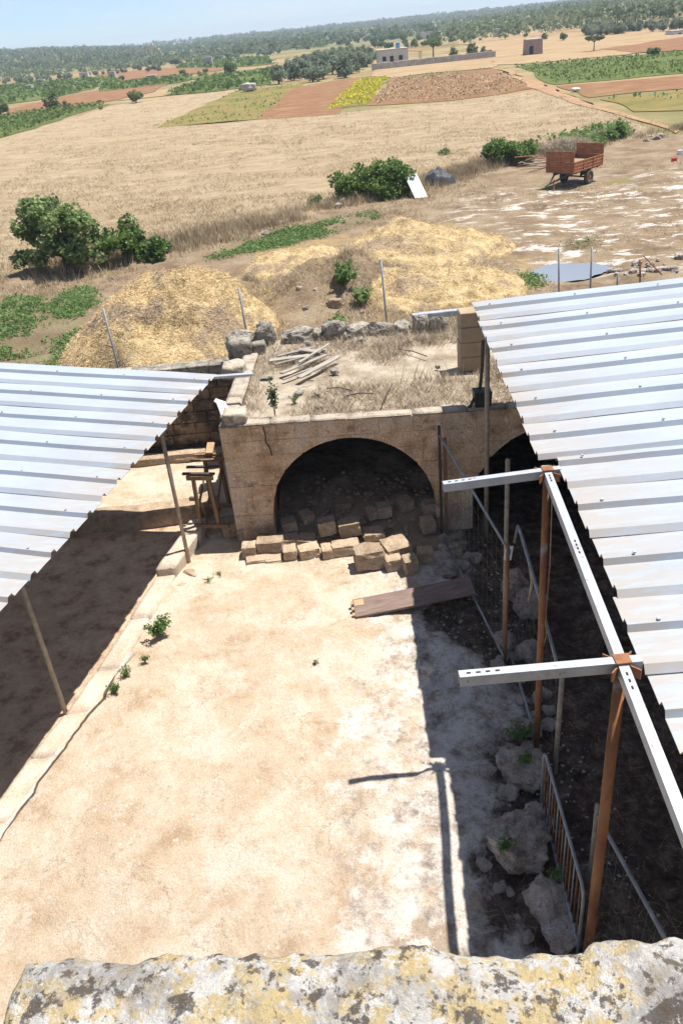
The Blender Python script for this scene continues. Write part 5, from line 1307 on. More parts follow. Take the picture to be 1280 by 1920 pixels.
c = g(570, 490, .4); heap('straw_heap', c.x, c.y, 2.6, 3.0, .8, 15.2, 'thin spread of straw between the big heap and spoil bank', 3500, .2)
c = g(905, 462, .3); heap('straw_heap', c.x, c.y, 1.3, 1.7, .45, 18.9, 'small straw hump left of the puddle', 1500, .0)

# ================================================================== GRASS, TUFTS, WEEDS
# dead grass over the waste ground and the near edge of the stubble
x = rng.uniform(-22, 30, 16000); y = rng.uniform(24, 56, 16000)
k = (fbm(x * .22, y * .22, 31, 4) > .50)
pdl = pud(x, y) < .12
x, y = x[k & pdl], y[k & pdl]
limy = np.interp(x, bx, by)
dist_edge = limy - y
wgt = np.where(np.abs(dist_edge) < 5, 1.0, .38) * np.where(x > 7, .55, 1)
k = rng.random(len(x)) < wgt; x, y = x[k], y[k]
P = np.c_[x, y, np.maximum(near_h(x, y), 0)]
V, T = blades(P, .20, .8, .022, 9, .16)
tag(obj_np('dead_grass', V, [T], 'drygrass'), kind='stuff')
x = rng.uniform(-3.5, 7, 2600); y = rng.uniform(23, 34, 2600); k = fbm(x * .6, y * .6, 37, 4) > .46; x, y = x[k], y[k]
V, T = blades(np.c_[x, y, near_h(x, y)], .24, .8, .018, 9, .14); tag(obj_np('bank_grass', V, [T], 'greygrass'), kind='stuff')
# stubble on the dry field
sx_, sy_ = scatter_poly(stub, 26000)
k = rng.random(len(sx_)) < np.clip(90 / np.maximum(sy_, 40) - .6, .12, 1)
sx_, sy_ = sx_[k], sy_[k]
ridge = fbm(sx_ * .3 + sy_ * .1, sy_ * .5, 5, 3) > .42
P = np.c_[sx_[ridge], sy_[ridge], .08 + 0 * sx_[ridge]]
V, T = blades(P, .18, 1.2, .04, 7, .30)
tag(obj_np('stubble', V, [T], 'drygrass'), kind='stuff')
# the tall dry margin along the field edge
m = 5200; f = rng.random(m); xe = np.interp(f, np.linspace(0, 1, len(bx)), bx); ye = np.interp(xe, bx, by) + rng.normal(size=m) * 1.3
k = (fbm(xe * .35, ye * .35, 41, 3) > .42); P = np.c_[xe[k], ye[k], np.maximum(near_h(xe[k], ye[k]), 0)]
V, T = blades(P, .42, .5, .03, 9, .22)
tag(obj_np('tall_dry_grass', V, [T], 'drygrass'), kind='stuff')
# low green ground cover strips
def cover(name, poly, n, size, hmax, mat, zfun, thr=.47):
    x, y = scatter_poly(poly, n); x = x + rng.normal(size=len(x)) * .22; y = y + rng.normal(size=len(y)) * .35; k = fbm(x * .7, y * .7, 51, 5, .6) + rng.normal(size=len(x)) * .03 > thr; x, y = x[k], y[k]
    C = np.c_[x, y, zfun(x, y) + rng.uniform(.02, hmax, len(x))]
    V, Q = leaf_quads(C, size, 1.2, .8); o = obj_np(name, V, [Q], mat); tag(o, kind='stuff'); return o
cover('green_ground_cover', gs1, 11000, .10, .12, 'weed', near_h, .41)
cover('green_ground_cover', gs2, 15000, .10, .12, 'weed', near_h, .475)
cover('green_ground_cover', gpoly([(950, 555), (1010, 545), (1010, 520), (965, 525)]), 1100, .09, .25, 'weed', near_h, .42)
cover('green_ground_cover', gpoly([(1060, 470), (1110, 462), (1110, 455), (1060, 460)]), 300, .08, .15, 'weed', near_h, .45)
cover('green_ground_cover', gpoly([(1020, 268), (1110, 244), (1170, 232), (1180, 262), (1120, 275)]), 1500, .3, .5, 'weed', lambda x, y: 0 * x, .44)

def weed_plant(name, px, py, z, label, r, h, nleaf, leaf, mat='weed', lobes=None, stems=9, seed=1, ground=None):
    p = g(px, py, z)
    if name == 'spoil_weed': p = gn(px, py); z = p.z - .03
    root = empty(name, (p.x, p.y, z)); tag(root, label, 'weed')
    random.seed(seed)
    mb = MB(); tips = []
    for k in range(stems):
        a = random.uniform(0, 6.28); rr = r * random.uniform(.2, 1); hh = h * random.uniform(.45, 1)
        m_ = Vector((math.cos(a) * rr * .4, math.sin(a) * rr * .4, hh * .6)); e_ = Vector((math.cos(a) * rr, math.sin(a) * rr, hh)); tips.append((m_, e_)); mb.tube([(0, 0, -.03), m_, e_], [.006, .004, .002], 4)
    mb.build('stem', mat, root)
    C = []
    for k in range(nleaf):
        m_, e_ = random.choice(tips); f = random.uniform(-.4, 1.05); q_ = m_.lerp(e_, f); C.append((q_.x + random.gauss(0, leaf * .6), q_.y + random.gauss(0, leaf * .6), max(.01, q_.z + random.gauss(0, leaf * .5))))
    V, Q = leaf_quads(np.array(C), leaf, .7, .6); obj_np('foliage', V, [Q], mat, root); return root
weed_plant('leafy_weed', 302, 1190, .06, 'bushiest green weed growing in the kerb crack', .24, .36, 900, .05, seed=1)
weed_plant('leafy_weed', 272, 1240, .05, 'smallest green weed in the kerb crack between two bigger ones', .08, .12, 130, .034, seed=2)
weed_plant('leafy_weed', 236, 1268, .05, 'green weed of medium size in the kerb crack', .13, .18, 220, .036, seed=3)
weed_plant('leafy_weed', 216, 1300, .05, 'green weed at the lower end of the kerb crack plants', .15, .22, 330, .036, seed=4)
weed_plant('leafy_weed', 592, 1247, .0, 'tiny weed sprout alone on the bare yard rock', .06, .09, 60, .03, 'dusty_weed', seed=5)
weed_plant('leafy_weed', 392, 1090, .0, 'sparse low weed where the kerb meets the rubble', .16, .10, 90, .03, seed=6)
weed_plant('leafy_weed', 412, 1080, .0, 'thin grassy weed before the shaded arch corner', .12, .12, 70, .03, seed=16)
weed_plant('roof_shrub', 516, 780, TZ, 'slender grey green shrub growing on the roof edge of the arched building', .12, .98, 420, .055, 'dusty_weed', seed=7, stems=5)
weed_plant('roof_shrub', 552, 756, TZ, 'low grey green plant beside the slender shrub on the roof', .16, .2, 200, .035, 'dusty_weed', seed=8)
weed_plant('leafy_weed', 985, 1430, .35, 'green weed sprouting on the wide boulder', .16, .2, 160, .05, seed=9)
weed_plant('leafy_weed', 948, 1590, .45, 'green weed growing on the large boulder', .16, .12, 120, .055, seed=10)
weed_plant('leafy_weed', 1040, 1645, .2, 'small green weed between boulder and barrier', .12, .14, 90, .045, seed=11)
weed_plant('leafy_weed', 975, 1385, .0, 'dark green weed in shade at the fence foot', .28, .2, 240, .055, seed=12)
weed_plant('spoil_weed', 640, 540, .7, 'tall pale green weed clump on the spoil bank', .75, .95, 1500, .11, seed=13)
weed_plant('spoil_weed', 676, 570, .7, 'green weed clump on the right slope of the spoil bank', .6, .6, 900, .11, seed=14)
weed_plant('spoil_weed', 630, 615, .8, 'low green weeds right behind the rear wall stones', .6, .4, 600, .10, seed=15)
for px, py, d, lb in ((563, 545, (.36, .3, .22), 'rounded white stone on the straw beside the spoil bank'), (575, 583, (.34, .28, .26), 'white stone low on the spoil bank near the thin pole'), (592, 548, (.3, .26, .2), 'greyish stone just right of the rounded white stone'), (628, 580, (.7, .5, .42), 'big brown boulder in the middle of the spoil bank'), (680, 590, (.3, .24, .2), 'dark stone on the right foot of the spoil bank')):
    stone(px, py, d, 'rock' if 'brown' not in lb and 'dark' not in lb else 'bank', .3, lb, None, gn(px, py).z - .05, 'boulder', .1, .5, 'stone')
# stones along the broken wall beyond the right shed roof
random.seed(71)
for k in range(26):
    px = random.uniform(1120, 1285); py = 522 - (px - 1120) * .16 + random.uniform(-14, 14)
    s_ = random.uniform(.15, .48); stone(px, py, (s_, s_ * .8, s_ * .6), 'rock', random.uniform(0, 3), 'rough limestone in the tumbled wall right of the puddle', 'stones of the tumbled wall', near_h(np.array([g(px, py).x]), np.array([g(px, py).y]))[0] - .03, 'wall_stone', .1, .5, 'stone', cuts=4)
for k in range(16):
    px, py = random.choice([(640, 380), (700, 370), (740, 360), (1180, 265), (1230, 262), (600, 395), (420, 450), (350, 470), (540, 425), (480, 440)]); px += random.uniform(-35, 35); py += random.uniform(-8, 8)
    s_ = random.uniform(.25, .75); stone(px, py, (s_, s_ * .8, s_ * .55), 'rock', random.uniform(0, 3), 'grey field stone in the dry margin of the stubble field', 'stones in the field margin', 0, 'field_stone', .1, .5, 'stone', cuts=4)

# grit, pebbles and straw bits strewn over the yard
n = 9000; x = rng.uniform(-5.2, 3.2, n); y = rng.uniform(5, 13.9, n); k = (x > kerb_x(y) + .1) & (fbm(x * .9, y * .9, 81, 3) > .42); x, y = x[k], y[k]
sz = .007 + .032 * rng.random(len(x)) ** 5; z = yard_h(x, y); n = len(x)
O = np.array([(1, 0, 0), (-.5, .87, 0), (-.5, -.87, 0), (.1, .1, .9)]); ra = rng.uniform(0, 6.28, n)
V = np.empty((n, 4, 3))
for k in range(4):
    V[:, k, 0] = x + sz * (O[k, 0] * np.cos(ra) - O[k, 1] * np.sin(ra)) * rng.uniform(.7, 1.3, n); V[:, k, 1] = y + sz * (O[k, 0] * np.sin(ra) + O[k, 1] * np.cos(ra)) * rng.uniform(.7, 1.3, n); V[:, k, 2] = z + sz * O[k, 2] - .002
b4 = np.arange(n)[:, None] * 4; T = np.vstack([b4 + [0, 1, 3], b4 + [1, 2, 3], b4 + [2, 0, 3]])
tag(obj_np('grit', V.reshape(-1, 3), [T], 'mortar_pale'), kind='stuff')
n = 420; u = rng.uniform(aL + .05, aR - .02, n); w_ = rng.uniform(-.7, 1.9, n); P = FOn + u[:, None] * FDn - w_[:, None] * FNn
zz = .42 * sstep(-1.0, 1.6, w_) * (.5 + fbm(u * 1.5, w_ * 1.5, 7, 4)) - .01; sz = .02 + .07 * rng.random(n) ** 2.5; ra = rng.uniform(0, 6.28, n)
V = np.empty((n, 6, 3)); O6 = np.array([(1, 0, .2), (-.3, .9, .1), (-.9, -.3, .2), (.3, -.9, .1), (.2, .3, .9), (-.3, -.2, .75)])
for k in range(6):
    V[:, k, 0] = P[:, 0] + sz * (O6[k, 0] * np.cos(ra) - O6[k, 1] * np.sin(ra)); V[:, k, 1] = P[:, 1] + sz * (O6[k, 0] * np.sin(ra) + O6[k, 1] * np.cos(ra)); V[:, k, 2] = zz + sz * O6[k, 2] * rng.uniform(.6, 1.1, n)
b6 = np.arange(n)[:, None] * 6; T = np.vstack([b6 + f_ for f_ in ([0, 1, 4], [1, 2, 4], [2, 5, 4], [2, 3, 5], [3, 0, 5], [0, 4, 5])])
tag(obj_np('stone_chips', V.reshape(-1, 3), [T], 'rubble'), kind='stuff')
n = 3000; x = rng.uniform(1.0, 5.5, n); y = rng.uniform(4.4, 13.2, n); k = (x > np.interp(y, rby, rbx) - .35) & (fbm(x * 1.2, y * 1.2, 83, 3) > .40); x, y = x[k], y[k]; m = len(x)
p = np.c_[x, y, yard_h(x, y) + .012]; d = rng.normal(size=(m, 3)); d[:, 2] *= .12; d /= np.linalg.norm(d, axis=1)[:, None]; w = np.cross(d, [0, 0, 1.0]); L_ = rng.uniform(.03, .15, m)[:, None]
V = np.empty((m, 3, 3)); V[:, 0] = p - d * L_ - w * .002; V[:, 1] = p - d * L_ + w * .002; V[:, 2] = p + d * L_
tag(obj_np('straw_litter', V.reshape(-1, 3), [np.arange(3 * m).reshape(m, 3)], 'strand'), kind='stuff')

# ================================================================== BUSHES NEAR THE FIELD EDGE
def big_bush(name, px, py, lobes, nleaf, leaf, mat, label, cat='bush', trunk=(.12, .5), up=.9, asp=.75, z=0.0):
    p = g(px, py, z); o = make_tree(name, lobes, nleaf, leaf, mat, trunk[0], trunk[1], up, asp, .35); o.location = (p.x, p.y, z); tag(o, label, cat); return o
def rl(seed, n, rx, ry, z0, z1, s0, s1):
    r_ = random.Random(seed); L = []
    for k in range(n):
        a = r_.uniform(0, 6.283); q_ = math.sqrt(r_.random()); s_ = r_.uniform(s0, s1); zz = r_.uniform(z0, z1) * (1 - .35 * q_ * q_)
        L.append((math.cos(a) * q_ * rx, math.sin(a) * q_ * ry, zz, s_, s_, s_ * .8))
    return L
big_bush('fig_tree', 128, 512, rl(2, 27, 1.8, 1.5, .8, 3.5, .38, .85), 9500, .18, 'fig', 'large spreading fig tree at the left edge of the stubble field', 'tree', (.16, .9))
big_bush('fig_bush', 258, 490, rl(3, 20, 1.75, 1.1, .4, 1.8, .35, .65), 5600, .16, 'lentisk', 'dark green bush growing against the right of the fig tree')
big_bush('field_bush', 700, 372, rl(4, 26, 2.35, 1.5, .5, 1.9, .5, .9), 10500, .17, 'lentisk', 'wide dark green bush behind the white sheet in the field margin')
big_bush('field_bush', 955, 307, rl(6, 18, 1.75, 1.3, .5, 1.45, .5, .85), 7000, .17, 'lentisk', 'rounded dark green bush left of the farm trailer')
big_bush('field_bush', 1155, 262, rl(7, 8, .8, .8, .3, 1.15, .35, .6), 1700, .2, 'weed', 'small light green bush beyond the trailer on the field margin')
big_bush('field_bush', 590, 385, rl(8, 5, .4, .4, .1, .4, .25, .4), 500, .13, 'weed', 'tiny green bush at the left foot of the wide dark bush')
big_bush('field_bush', 835, 290, rl(9, 5, .5, .4, .1, .3, .25, .4), 300, .14, 'weed', 'low green tuft left of the rounded bush')
p = g(790, 375, .0)
mb = MB(); Rm = Matrix.Rotation(.35, 3, 'Z') @ Matrix.Rotation(.72, 3, 'X') @ Matrix.Rotation(.10, 3, 'Y')
mb.box((0, 0, 0), (.85, 1.75, .04), Rm)
for k in (-1, 0, 1): mb.box(Rm @ Vector((k * .28, 0, .035)), (.05, 1.72, .03), Rm)
o = mb.build('leaning_white_sheet', 'white', loc=(p.x - .25, p.y + .45, .72), bevel=.008); tag(o, 'white ribbed sheet leaning against the wide bush', 'panel')
for px, py, d in ((732, 366, (.7, .45, .06)), (758, 352, (.6, .2, .06))):
    p = g(px, py, .1); mb = MB(); mb.box((0, 0, 0), d, Matrix.Rotation(.4, 3, 'Z') @ Matrix.Rotation(.35, 3, 'X')); tag(mb.build('white_fragment', 'white', loc=(p.x, p.y, .25), bevel=.01), 'broken piece of white sheet lying near the wide bush', 'fragment', 'broken white fragments')
# draped dark tarp
p = g(824, 346, 0); n = 40; U, Vv = np.meshgrid(np.linspace(-1, 1, n), np.linspace(-1, 1, n)); r_ = np.hypot(U, Vv)
Zt = .95 * np.clip(1 - r_ ** 3.2, 0, 1) ** .8 * (.45 + 1.0 * fbm(U * 2.4 + 4, Vv * 2.4, 3, 4)) - .05
V = np.c_[(U * 1.05).ravel(), (Vv * .9).ravel(), Zt.ravel()]; i, j = np.meshgrid(np.arange(n - 1), np.arange(n - 1), indexing='ij'); q = np.stack([i * n + j, i * n + j + 1, (i + 1) * n + j + 1, (i + 1) * n + j], -1).reshape(-1, 4)
tag(obj_np('tarp_mound', V, [q], 'tarp', smooth=True, loc=(p.x, p.y, 0)), 'dark grey tarpaulin draped over a low mound near the wide bush', 'tarp')
# scrap boards and brush left of the trailer
random.seed(88)
for k in range(7):
    p = g(random.uniform(985, 1015), random.uniform(303, 312), .2); mb = MB(); mb.box((0, 0, 0), (random.uniform(1.2, 2.2), .14, .05), Matrix.Rotation(random.uniform(-.6, .6), 3, 'Z') @ Matrix.Rotation(random.uniform(-.2, .2), 3, 'Y'))
    tag(mb.build('scrap_board', 'wood_old' if k % 2 else 'trailer_board', loc=(p.x, p.y, .12 + k * .09)), 'scrap board in the jumble left of the trailer', 'board', 'scrap boards beside the trailer')
p = g(1062, 288, 0); n = 36; U, Vv = np.meshgrid(np.linspace(-1, 1, n), np.linspace(-1, 1, n)); r_ = np.hypot(U, Vv)
V = np.c_[(U * 1.9).ravel(), (Vv * 1.3).ravel(), (.95 * np.clip(1 - r_ ** 2, 0, 1) ** .7 * (.6 + .8 * fbm(U * 3, Vv * 3, 4, 4)) - .04).ravel()]; i, j = np.meshgrid(np.arange(n - 1), np.arange(n - 1), indexing='ij'); q = np.stack([i * n + j, i * n + j + 1, (i + 1) * n + j + 1, (i + 1) * n + j], -1).reshape(-1, 4)
br = empty('brush_heap', (p.x, p.y, 0)); tag(br, 'grey heap of dead brush behind the farm trailer', 'brush heap')
obj_np('heap', V, [q], 'grey_stone', br, smooth=True)
m = 1500; u = rng.uniform(-.9, .9, m); v = rng.uniform(-.9, .9, m); zz = .95 * np.clip(1 - u * u - v * v, 0, 1) ** .7
V, T = blades(np.c_[u * 1.9, v * 1.3, zz * .8], .35, 1.2, .04, 3, .1); tag(obj_np('twigs', V, [T], 'greygrass', br), kind='stuff')
for k, (px, py, w_) in enumerate(((1262, 307, .35), (1272, 292, .5))):
    p = g(px, py, 0); mb = MB(); mb.prism([(-.14, -.1), (.14, -.1), (.14, .1), (-.14, .1)], 0, .34, lambda u, v, w: Vector((u * (1 + .2 * w), v * (1 + .2 * w), w))); mb.tube([(-.1, 0, .33), (0, 0, .42), (.1, 0, .33)], .015, 5)
    tag(mb.build('plastic_can', 'red' if k == 0 else 'white', loc=(p.x, p.y, 0), bevel=.02), ('red' if k == 0 else 'white') + ' plastic can left on the stony ground', 'can')

# ================================================================== TRAILER
p = (g(1060, 343) + g(1098, 344)) / 2
trl = empty('farm_trailer', (p.x, p.y, 0), R(-138)); tag(trl, 'rusty red two wheeled farm trailer with tall end boards', 'trailer')
# local x = towards the drawbar, y = left side
TL, TW, TB = 3.1, 1.70, .86; xf, xr = 1.80, -1.30
def pr(mb, name, mat, parent=trl, **k): return mb.build(name, mat, parent, **k)
mb = MB(); mb.box(((xf + xr) / 2, 0, TB), (TL, TW, .06)); pr(mb, 'floor', 'trailer_board', bevel=.006)
mb = MB()
for y_ in (-.42, .42): mb.box(((xf + xr) / 2, y_, TB - .11), (TL - .1, .09, .15))
for k in range(4): mb.box((xr + .3 + k * .78, 0, TB - .075), (.07, TW - .1, .08))
pr(mb, 'chassis', 'dark_iron', bevel=.006)
for sy in (-1, 1):
    sd = empty('x', (0, 0, 0)); bpy.data.objects.remove(sd)
    mb = MB(); mb.box(((xf + xr) / 2, sy * (TW / 2 + .015), TB + .30), (TL, .03, .54)); side_ = pr(mb, 'side_board', 'trailer_red', bevel=.004)
    mb = MB()
    for k in range(4): mb.box((xr + .03 + k * (TL - .06) / 3, sy * (TW / 2 + .05), TB + .28), (.06, .05, .62))
    for zz in (.05, .21, .38, .555): mb.box(((xf + xr) / 2, sy * (TW / 2 + .042), TB + zz), (TL, .03, .045))
    pr(mb, 'rib', 'trailer_red', side_, bevel=.005)
for x_, nm in ((xf + .02, 'front_board'), (xr - .02, 'tail_board')):
    for k in range(4):
        mb = MB(); mb.box((x_, 0, TB + .145 + k * .285), (.035, TW + .10, .275)); pr(mb, nm, 'trailer_board', bevel=.006)
    for y_ in (-.72, 0, .72):
        mb = MB(); mb.box((x_ + (.035 if x_ > 0 else -.035), y_, TB + .56), (.035, .06, 1.15)); pr(mb, 'stanchion', 'trailer_board', bevel=.005)
mb = MB()
for sy in (-1, 1): mb.bar((xf - .1, sy * .40, TB - .14), (xf + 1.05, 0, .42), .07, .09)
mb.bar((xf + 1.0, 0, .43), (xf + 1.35, 0, .36), .07, .07); pr(mb, 'drawbar', 'dark_iron', bevel=.006)
mb = MB(); mb.tube([(xf + 1.36 + .06 * math.cos(a_ * math.pi / 5), .06 * math.sin(a_ * math.pi / 5), .35) for a_ in range(11)], .018, 6); pr(mb, 'hitch_ring', 'dark_iron', smooth=True)
mb = MB(); mb.bar((xf + .75, .12, .02), (xf + .75, .12, .62), .05, .05, up=(1, 0, 0)); mb.box((xf + .75, .12, .02), (.16, .16, .02)); pr(mb, 'prop_stand', 'trailer_board')
mb = MB(); mb.tube([(0, -.85, .39), (0, .85, .39)], .045, 8); mb.box((0, .42, .62), (.55, .06, .30)); mb.box((0, -.42, .62), (.55, .06, .30)); pr(mb, 'axle', 'dark_iron')
for sy in (-1, 1):
    wh = bpy.data.objects.new('wheel', None); wh.location = (0, sy * .80, .39); link(wh, trl)
    prof = [(.20, -.10), (.30, -.115), (.37, -.10), (.39, -.06), (.39, .06), (.37, .10), (.30, .115), (.20, .10)]; n = 28; V = []; Fc = []
    for k in range(n):
        a_ = 2 * math.pi * k / n
        for r_, y_ in prof: V.append((r_ * math.cos(a_), y_, r_ * math.sin(a_)))
    m_ = len(prof)
    for k in range(n):
        for q_ in range(m_): Fc.append((k * m_ + q_, k * m_ + (q_ + 1) % m_, ((k + 1) % n) * m_ + (q_ + 1) % m_, ((k + 1) % n) * m_ + q_))
    mb = MB(); mb.add(V, Fc); mb.build('tyre', 'rubber', wh, smooth=True)
    mb = MB(); mb.tube([(0, -.06, 0), (0, .06, 0)], .21, 20); mb.tube([(0, -.11, 0), (0, .11, 0)], .07, 12); mb.build('rim', 'trailer_red', wh)
mb = MB(); mb.box((xr - .02, .62, TB - .05), (.08, .22, .10)); mb.box((xr - .02, -.62, TB - .05), (.08, .22, .10)); pr(mb, 'tail_lamp', 'dark_iron')
mb = MB(); mb.box((xr + .2, -.55, TB - .22), (.5, .3, .18)); pr(mb, 'tool_box', 'dark_iron', bevel=.01)
# load: old boards and brush
n = 30; U, Vv = np.meshgrid(np.linspace(-1, 1, n), np.linspace(-1, 1, n)); V = np.c_[(U * 1.35 + .27).ravel(), (Vv * .76).ravel(), (TB + .12 + .30 * fbm(U * 3, Vv * 3, 8, 4)).ravel()]
i, j = np.meshgrid(np.arange(n - 1), np.arange(n - 1), indexing='ij'); q = np.stack([i * n + j, i * n + j + 1, (i + 1) * n + j + 1, (i + 1) * n + j], -1).reshape(-1, 4)
obj_np('load', V, [q], 'bank', trl, smooth=True)

# ================================================================== CROPS
def crop_rows(name, poly, rowdir, spacing, dens, size, hgt, wid, mat, zoff=.1):
    c, s = math.cos(rowdir), math.sin(rowdir); P = np.array([(p[0], p[1]) for p in poly]); a = P[:, 0] * c + P[:, 1] * s; b = -P[:, 0] * s + P[:, 1] * c
    rows = np.arange(b.min(), b.max(), spacing); La = a.max() - a.min(); n = max(2, int(La * dens))
    A_ = rng.uniform(a.min(), a.max(), (len(rows), n)); B_ = rows[:, None] + rng.normal(size=(len(rows), n)) * wid
    x = (A_ * c - B_ * s).ravel(); y = (A_ * s + B_ * c).ravel(); k = in_poly(x, y, poly); x, y = x[k], y[k]
    k = fbm(x * .06, y * .06, 61, 3) > .33; x, y = x[k], y[k]
    C = np.c_[x, y, terr(x, y) + zoff + rng.random(len(x)) ** .7 * hgt]
    V, Q = leaf_quads(C, size, .7, .85); o = obj_np(name, V, [Q], mat); tag(o, kind='stuff'); return o
crop_rows('vine_rows', vin1, 1.15, 2.1, 6.0, .5, .8, .30, 'vine')
crop_rows('vine_rows', vin2, .75, 2.3, 3.2, .9, .9, .3, 'vine')
crop_rows('vine_rows', vin3, .5, 2.6, 1.6, 1.2, .9, .4, 'vine')
crop_rows('vine_rows', vin4, .5, 2.6, 1.6, 1.2, .9, .4, 'vine')
crop_rows('vine_rows', vin5, .5, 3.0, 1.0, 1.6, 1.0, .5, 'vine')
crop_rows('crop_rows', grn1, .18, 1.4, 3.2, .36, .3, .4, 'vine')
crop_rows('yellow_flowers', yell, 1.2, 1.2, 5.5, .34, .4, .6, 'yellow_flower')
crop_rows('green_weeds', grn2, .2, 2.5, 1.2, .45, .3, 1.0, 'weed')
crop_rows('green_weeds', weedy, .9, 2.0, 1.6, .26, .25, 1.0, 'weed')
crop_rows('dry_tussocks', brown, .2, 1.3, 2.6, .24, .3, .7, 'drygrass')

# ================================================================== TREES OF THE PLAIN
random.seed(17)
def olive_lobes(seed): return rl(seed, 17, 1.35, 1.35, .8, 3.3, .8, 1.15)
def round_lobes(seed): return rl(seed, 14, 1.7, 1.6, .9, 3.6, .8, 1.3)
def pine_lobes(seed): return [(x_, y_, z_ + 2.6, a_, b_, c_ * .7) for x_, y_, z_, a_, b_, c_ in rl(seed, 13, 2.6, 2.4, 1.4, 2.6, .8, 1.3)]
protos = {}
for nm, fn, mat, nl, lf, tr in (('olive_tree', olive_lobes, 'olive', 2200, .34, (.17, .5)), ('round_tree', round_lobes, 'pine', 1700, .40, (.18, 1.0)), ('umbrella_tree', pine_lobes, 'pine', 1900, .42, (.17, 3.0))):
    protos[nm] = [make_tree(nm, fn(sd), nl, lf, mat, *tr, .9, .7, .4) for sd in (11, 12, 13)]
used = set()
def plant(kind, px, py, hpx, label, group=None, pos=None):
    """a tree whose foot is at photo pixel (px, py) and which stands hpx pixels tall"""
    p = pos or gt(px, py); k = random.randrange(3); pt = protos[kind][k]
    dist = math.hypot(p.x, p.y); dep = float(np.dot(np.array((p.x, p.y, p.z)) - EYE, fw))
    hm = {'olive_tree': 4.6, 'round_tree': 4.9, 'umbrella_tree': 6.6}[kind]
    sc = hpx / (F / dep * .86 * hm); rz = random.uniform(0, 6.28)
    if (kind, k) not in used:
        used.add((kind, k)); o = pt; o.location = p; o.rotation_euler = (0, 0, rz); o.scale = (sc, sc, sc)
    else: o = copy_tree(pt, p, rz, sc)
    tag(o, label, 'tree', group); return o
# olive grove
lab, gr = 'rounded grey green olive tree in the grove beside the white farmhouse', 'olive trees of the grove'
grove = [(525, 157, 36), (552, 152, 34), (585, 153, 40), (570, 146, 34), (607, 148, 36), (645, 145, 40), (625, 140, 36), (660, 138, 38), (672, 131, 34), (640, 128, 30), (655, 124, 28), (612, 134, 32), (590, 138, 32), (566, 139, 28), (548, 141, 28), (685, 126, 30), (690, 118, 26), (675, 117, 26), (660, 114, 24), (640, 118, 26), (622, 122, 26), (600, 126, 27), (580, 130, 26), (560, 131, 24), (540, 134, 24), (525, 138, 24), (700, 112, 22), (690, 109, 20), (670, 108, 20), (650, 109, 20), (630, 112, 22), (612, 116, 22), (592, 119, 22), (572, 122, 22), (552, 125, 20), (660, 102, 18), (640, 104, 18), (620, 106, 18), (600, 110, 18), (582, 113, 18), (680, 101, 17)]
for px, py, h_ in grove: plant('olive_tree', px + random.uniform(-3, 3), py + random.uniform(-1, 1), h_, lab, gr)
# singles one can point at
S = [('round_tree', 101, 207, 34, 'round dark tree standing alone on the red plot by the vineyard'), ('round_tree', 256, 193, 26, 'low round bush alone at the top of the stubble field'), ('round_tree', 2, 216, 32, 'dark bush at the near end of the left vineyard'), ('round_tree', 433, 140, 28, 'bushy tree left of the olive grove above the green plot'), ('round_tree', 344, 142, 16, 'small pale tree on the red strip left of the bushy tree'), ('round_tree', 330, 122, 18, 'dark small tree above the far red strip'),
     ('round_tree', 190, 206, 8, 'tiny shrub at the tip of the left vineyard'), ('round_tree', 125, 203, 14, 'grey shrub beside the round dark tree on the red plot'), ('round_tree', 386, 136, 10, 'little shrub just below the far stone hut'),
     ('umbrella_tree', 812, 112, 40, 'broad green pine behind the white farmhouse'), ('round_tree', 850, 107, 18, 'rounded shrub right of the pine at the farmhouse'), ('round_tree', 885, 103, 22, 'light green shrub right of the farmhouse garden'), ('round_tree', 905, 102, 14, 'low green shrub near the end of the garden wall'), ('round_tree', 914, 103, 13, 'dark narrow shrub at the end of the garden wall'),
     ('umbrella_tree', 1112, 96, 30, 'open crowned umbrella tree on the ochre slope'), ('round_tree', 1222, 105, 22, 'small dark tree above the green crop field'), ('round_tree', 1055, 76, 16, 'small round tree on the skyline side of the ochre field'), ('round_tree', 1020, 74, 12, 'small sapling left of the small round tree'), ('umbrella_tree', 1105, 48, 26, 'dark pine standing above the olive belt on the right'), ('umbrella_tree', 800, 66, 22, 'dark pine on the horizon behind the small pale hut'), ('round_tree', 966, 66, 16, 'round tree beside the grey hut near the horizon'), ('round_tree', 985, 70, 9, 'small bush right of the grey hut')]
for kd, px, py, h_, lb in S: plant(kd, px, py, h_, lb)
# belts of olives and pines, single trees
def belt(kind, pts, n, h0, h1, lab, gr, jx=10, jy=3):
    for k in range(n):
        f = random.random() * (len(pts) - 1); i_ = int(f); f -= i_
        px = pts[i_][0] * (1 - f) + pts[i_ + 1][0] * f + random.uniform(-jx, jx); py = pts[i_][1] * (1 - f) + pts[i_ + 1][1] * f + random.uniform(-jy, jy)
        plant(kind, px, py, random.uniform(h0, h1), lab, gr)
belt('olive_tree', [(1090, 66), (1160, 60), (1290, 52)], 44, 15, 22, 'olive tree in the belt along the top of the ochre slope', 'olive belt on the right', 8, 5)
belt('umbrella_tree', [(1080, 48), (1180, 40), (1290, 34)], 30, 18, 30, 'tall pine in the wood above the olive belt', 'pines above the olive belt', 10, 7)
belt('round_tree', [(880, 60), (960, 52), (1080, 48)], 34, 10, 18, 'tree in the hedge line under the right skyline', 'hedge trees under the right skyline', 10, 6)
belt('round_tree', [(690, 85), (760, 82), (860, 70), (900, 62)], 46, 9, 18, 'tree in the far belt behind the white farmhouse', 'far belt behind the farmhouse', 12, 9)
belt('olive_tree', [(250, 128), (330, 118), (420, 112), (520, 100)], 44, 8, 13, 'olive tree in the far rows below the wooded hill', 'far olive rows on the left', 14, 3)
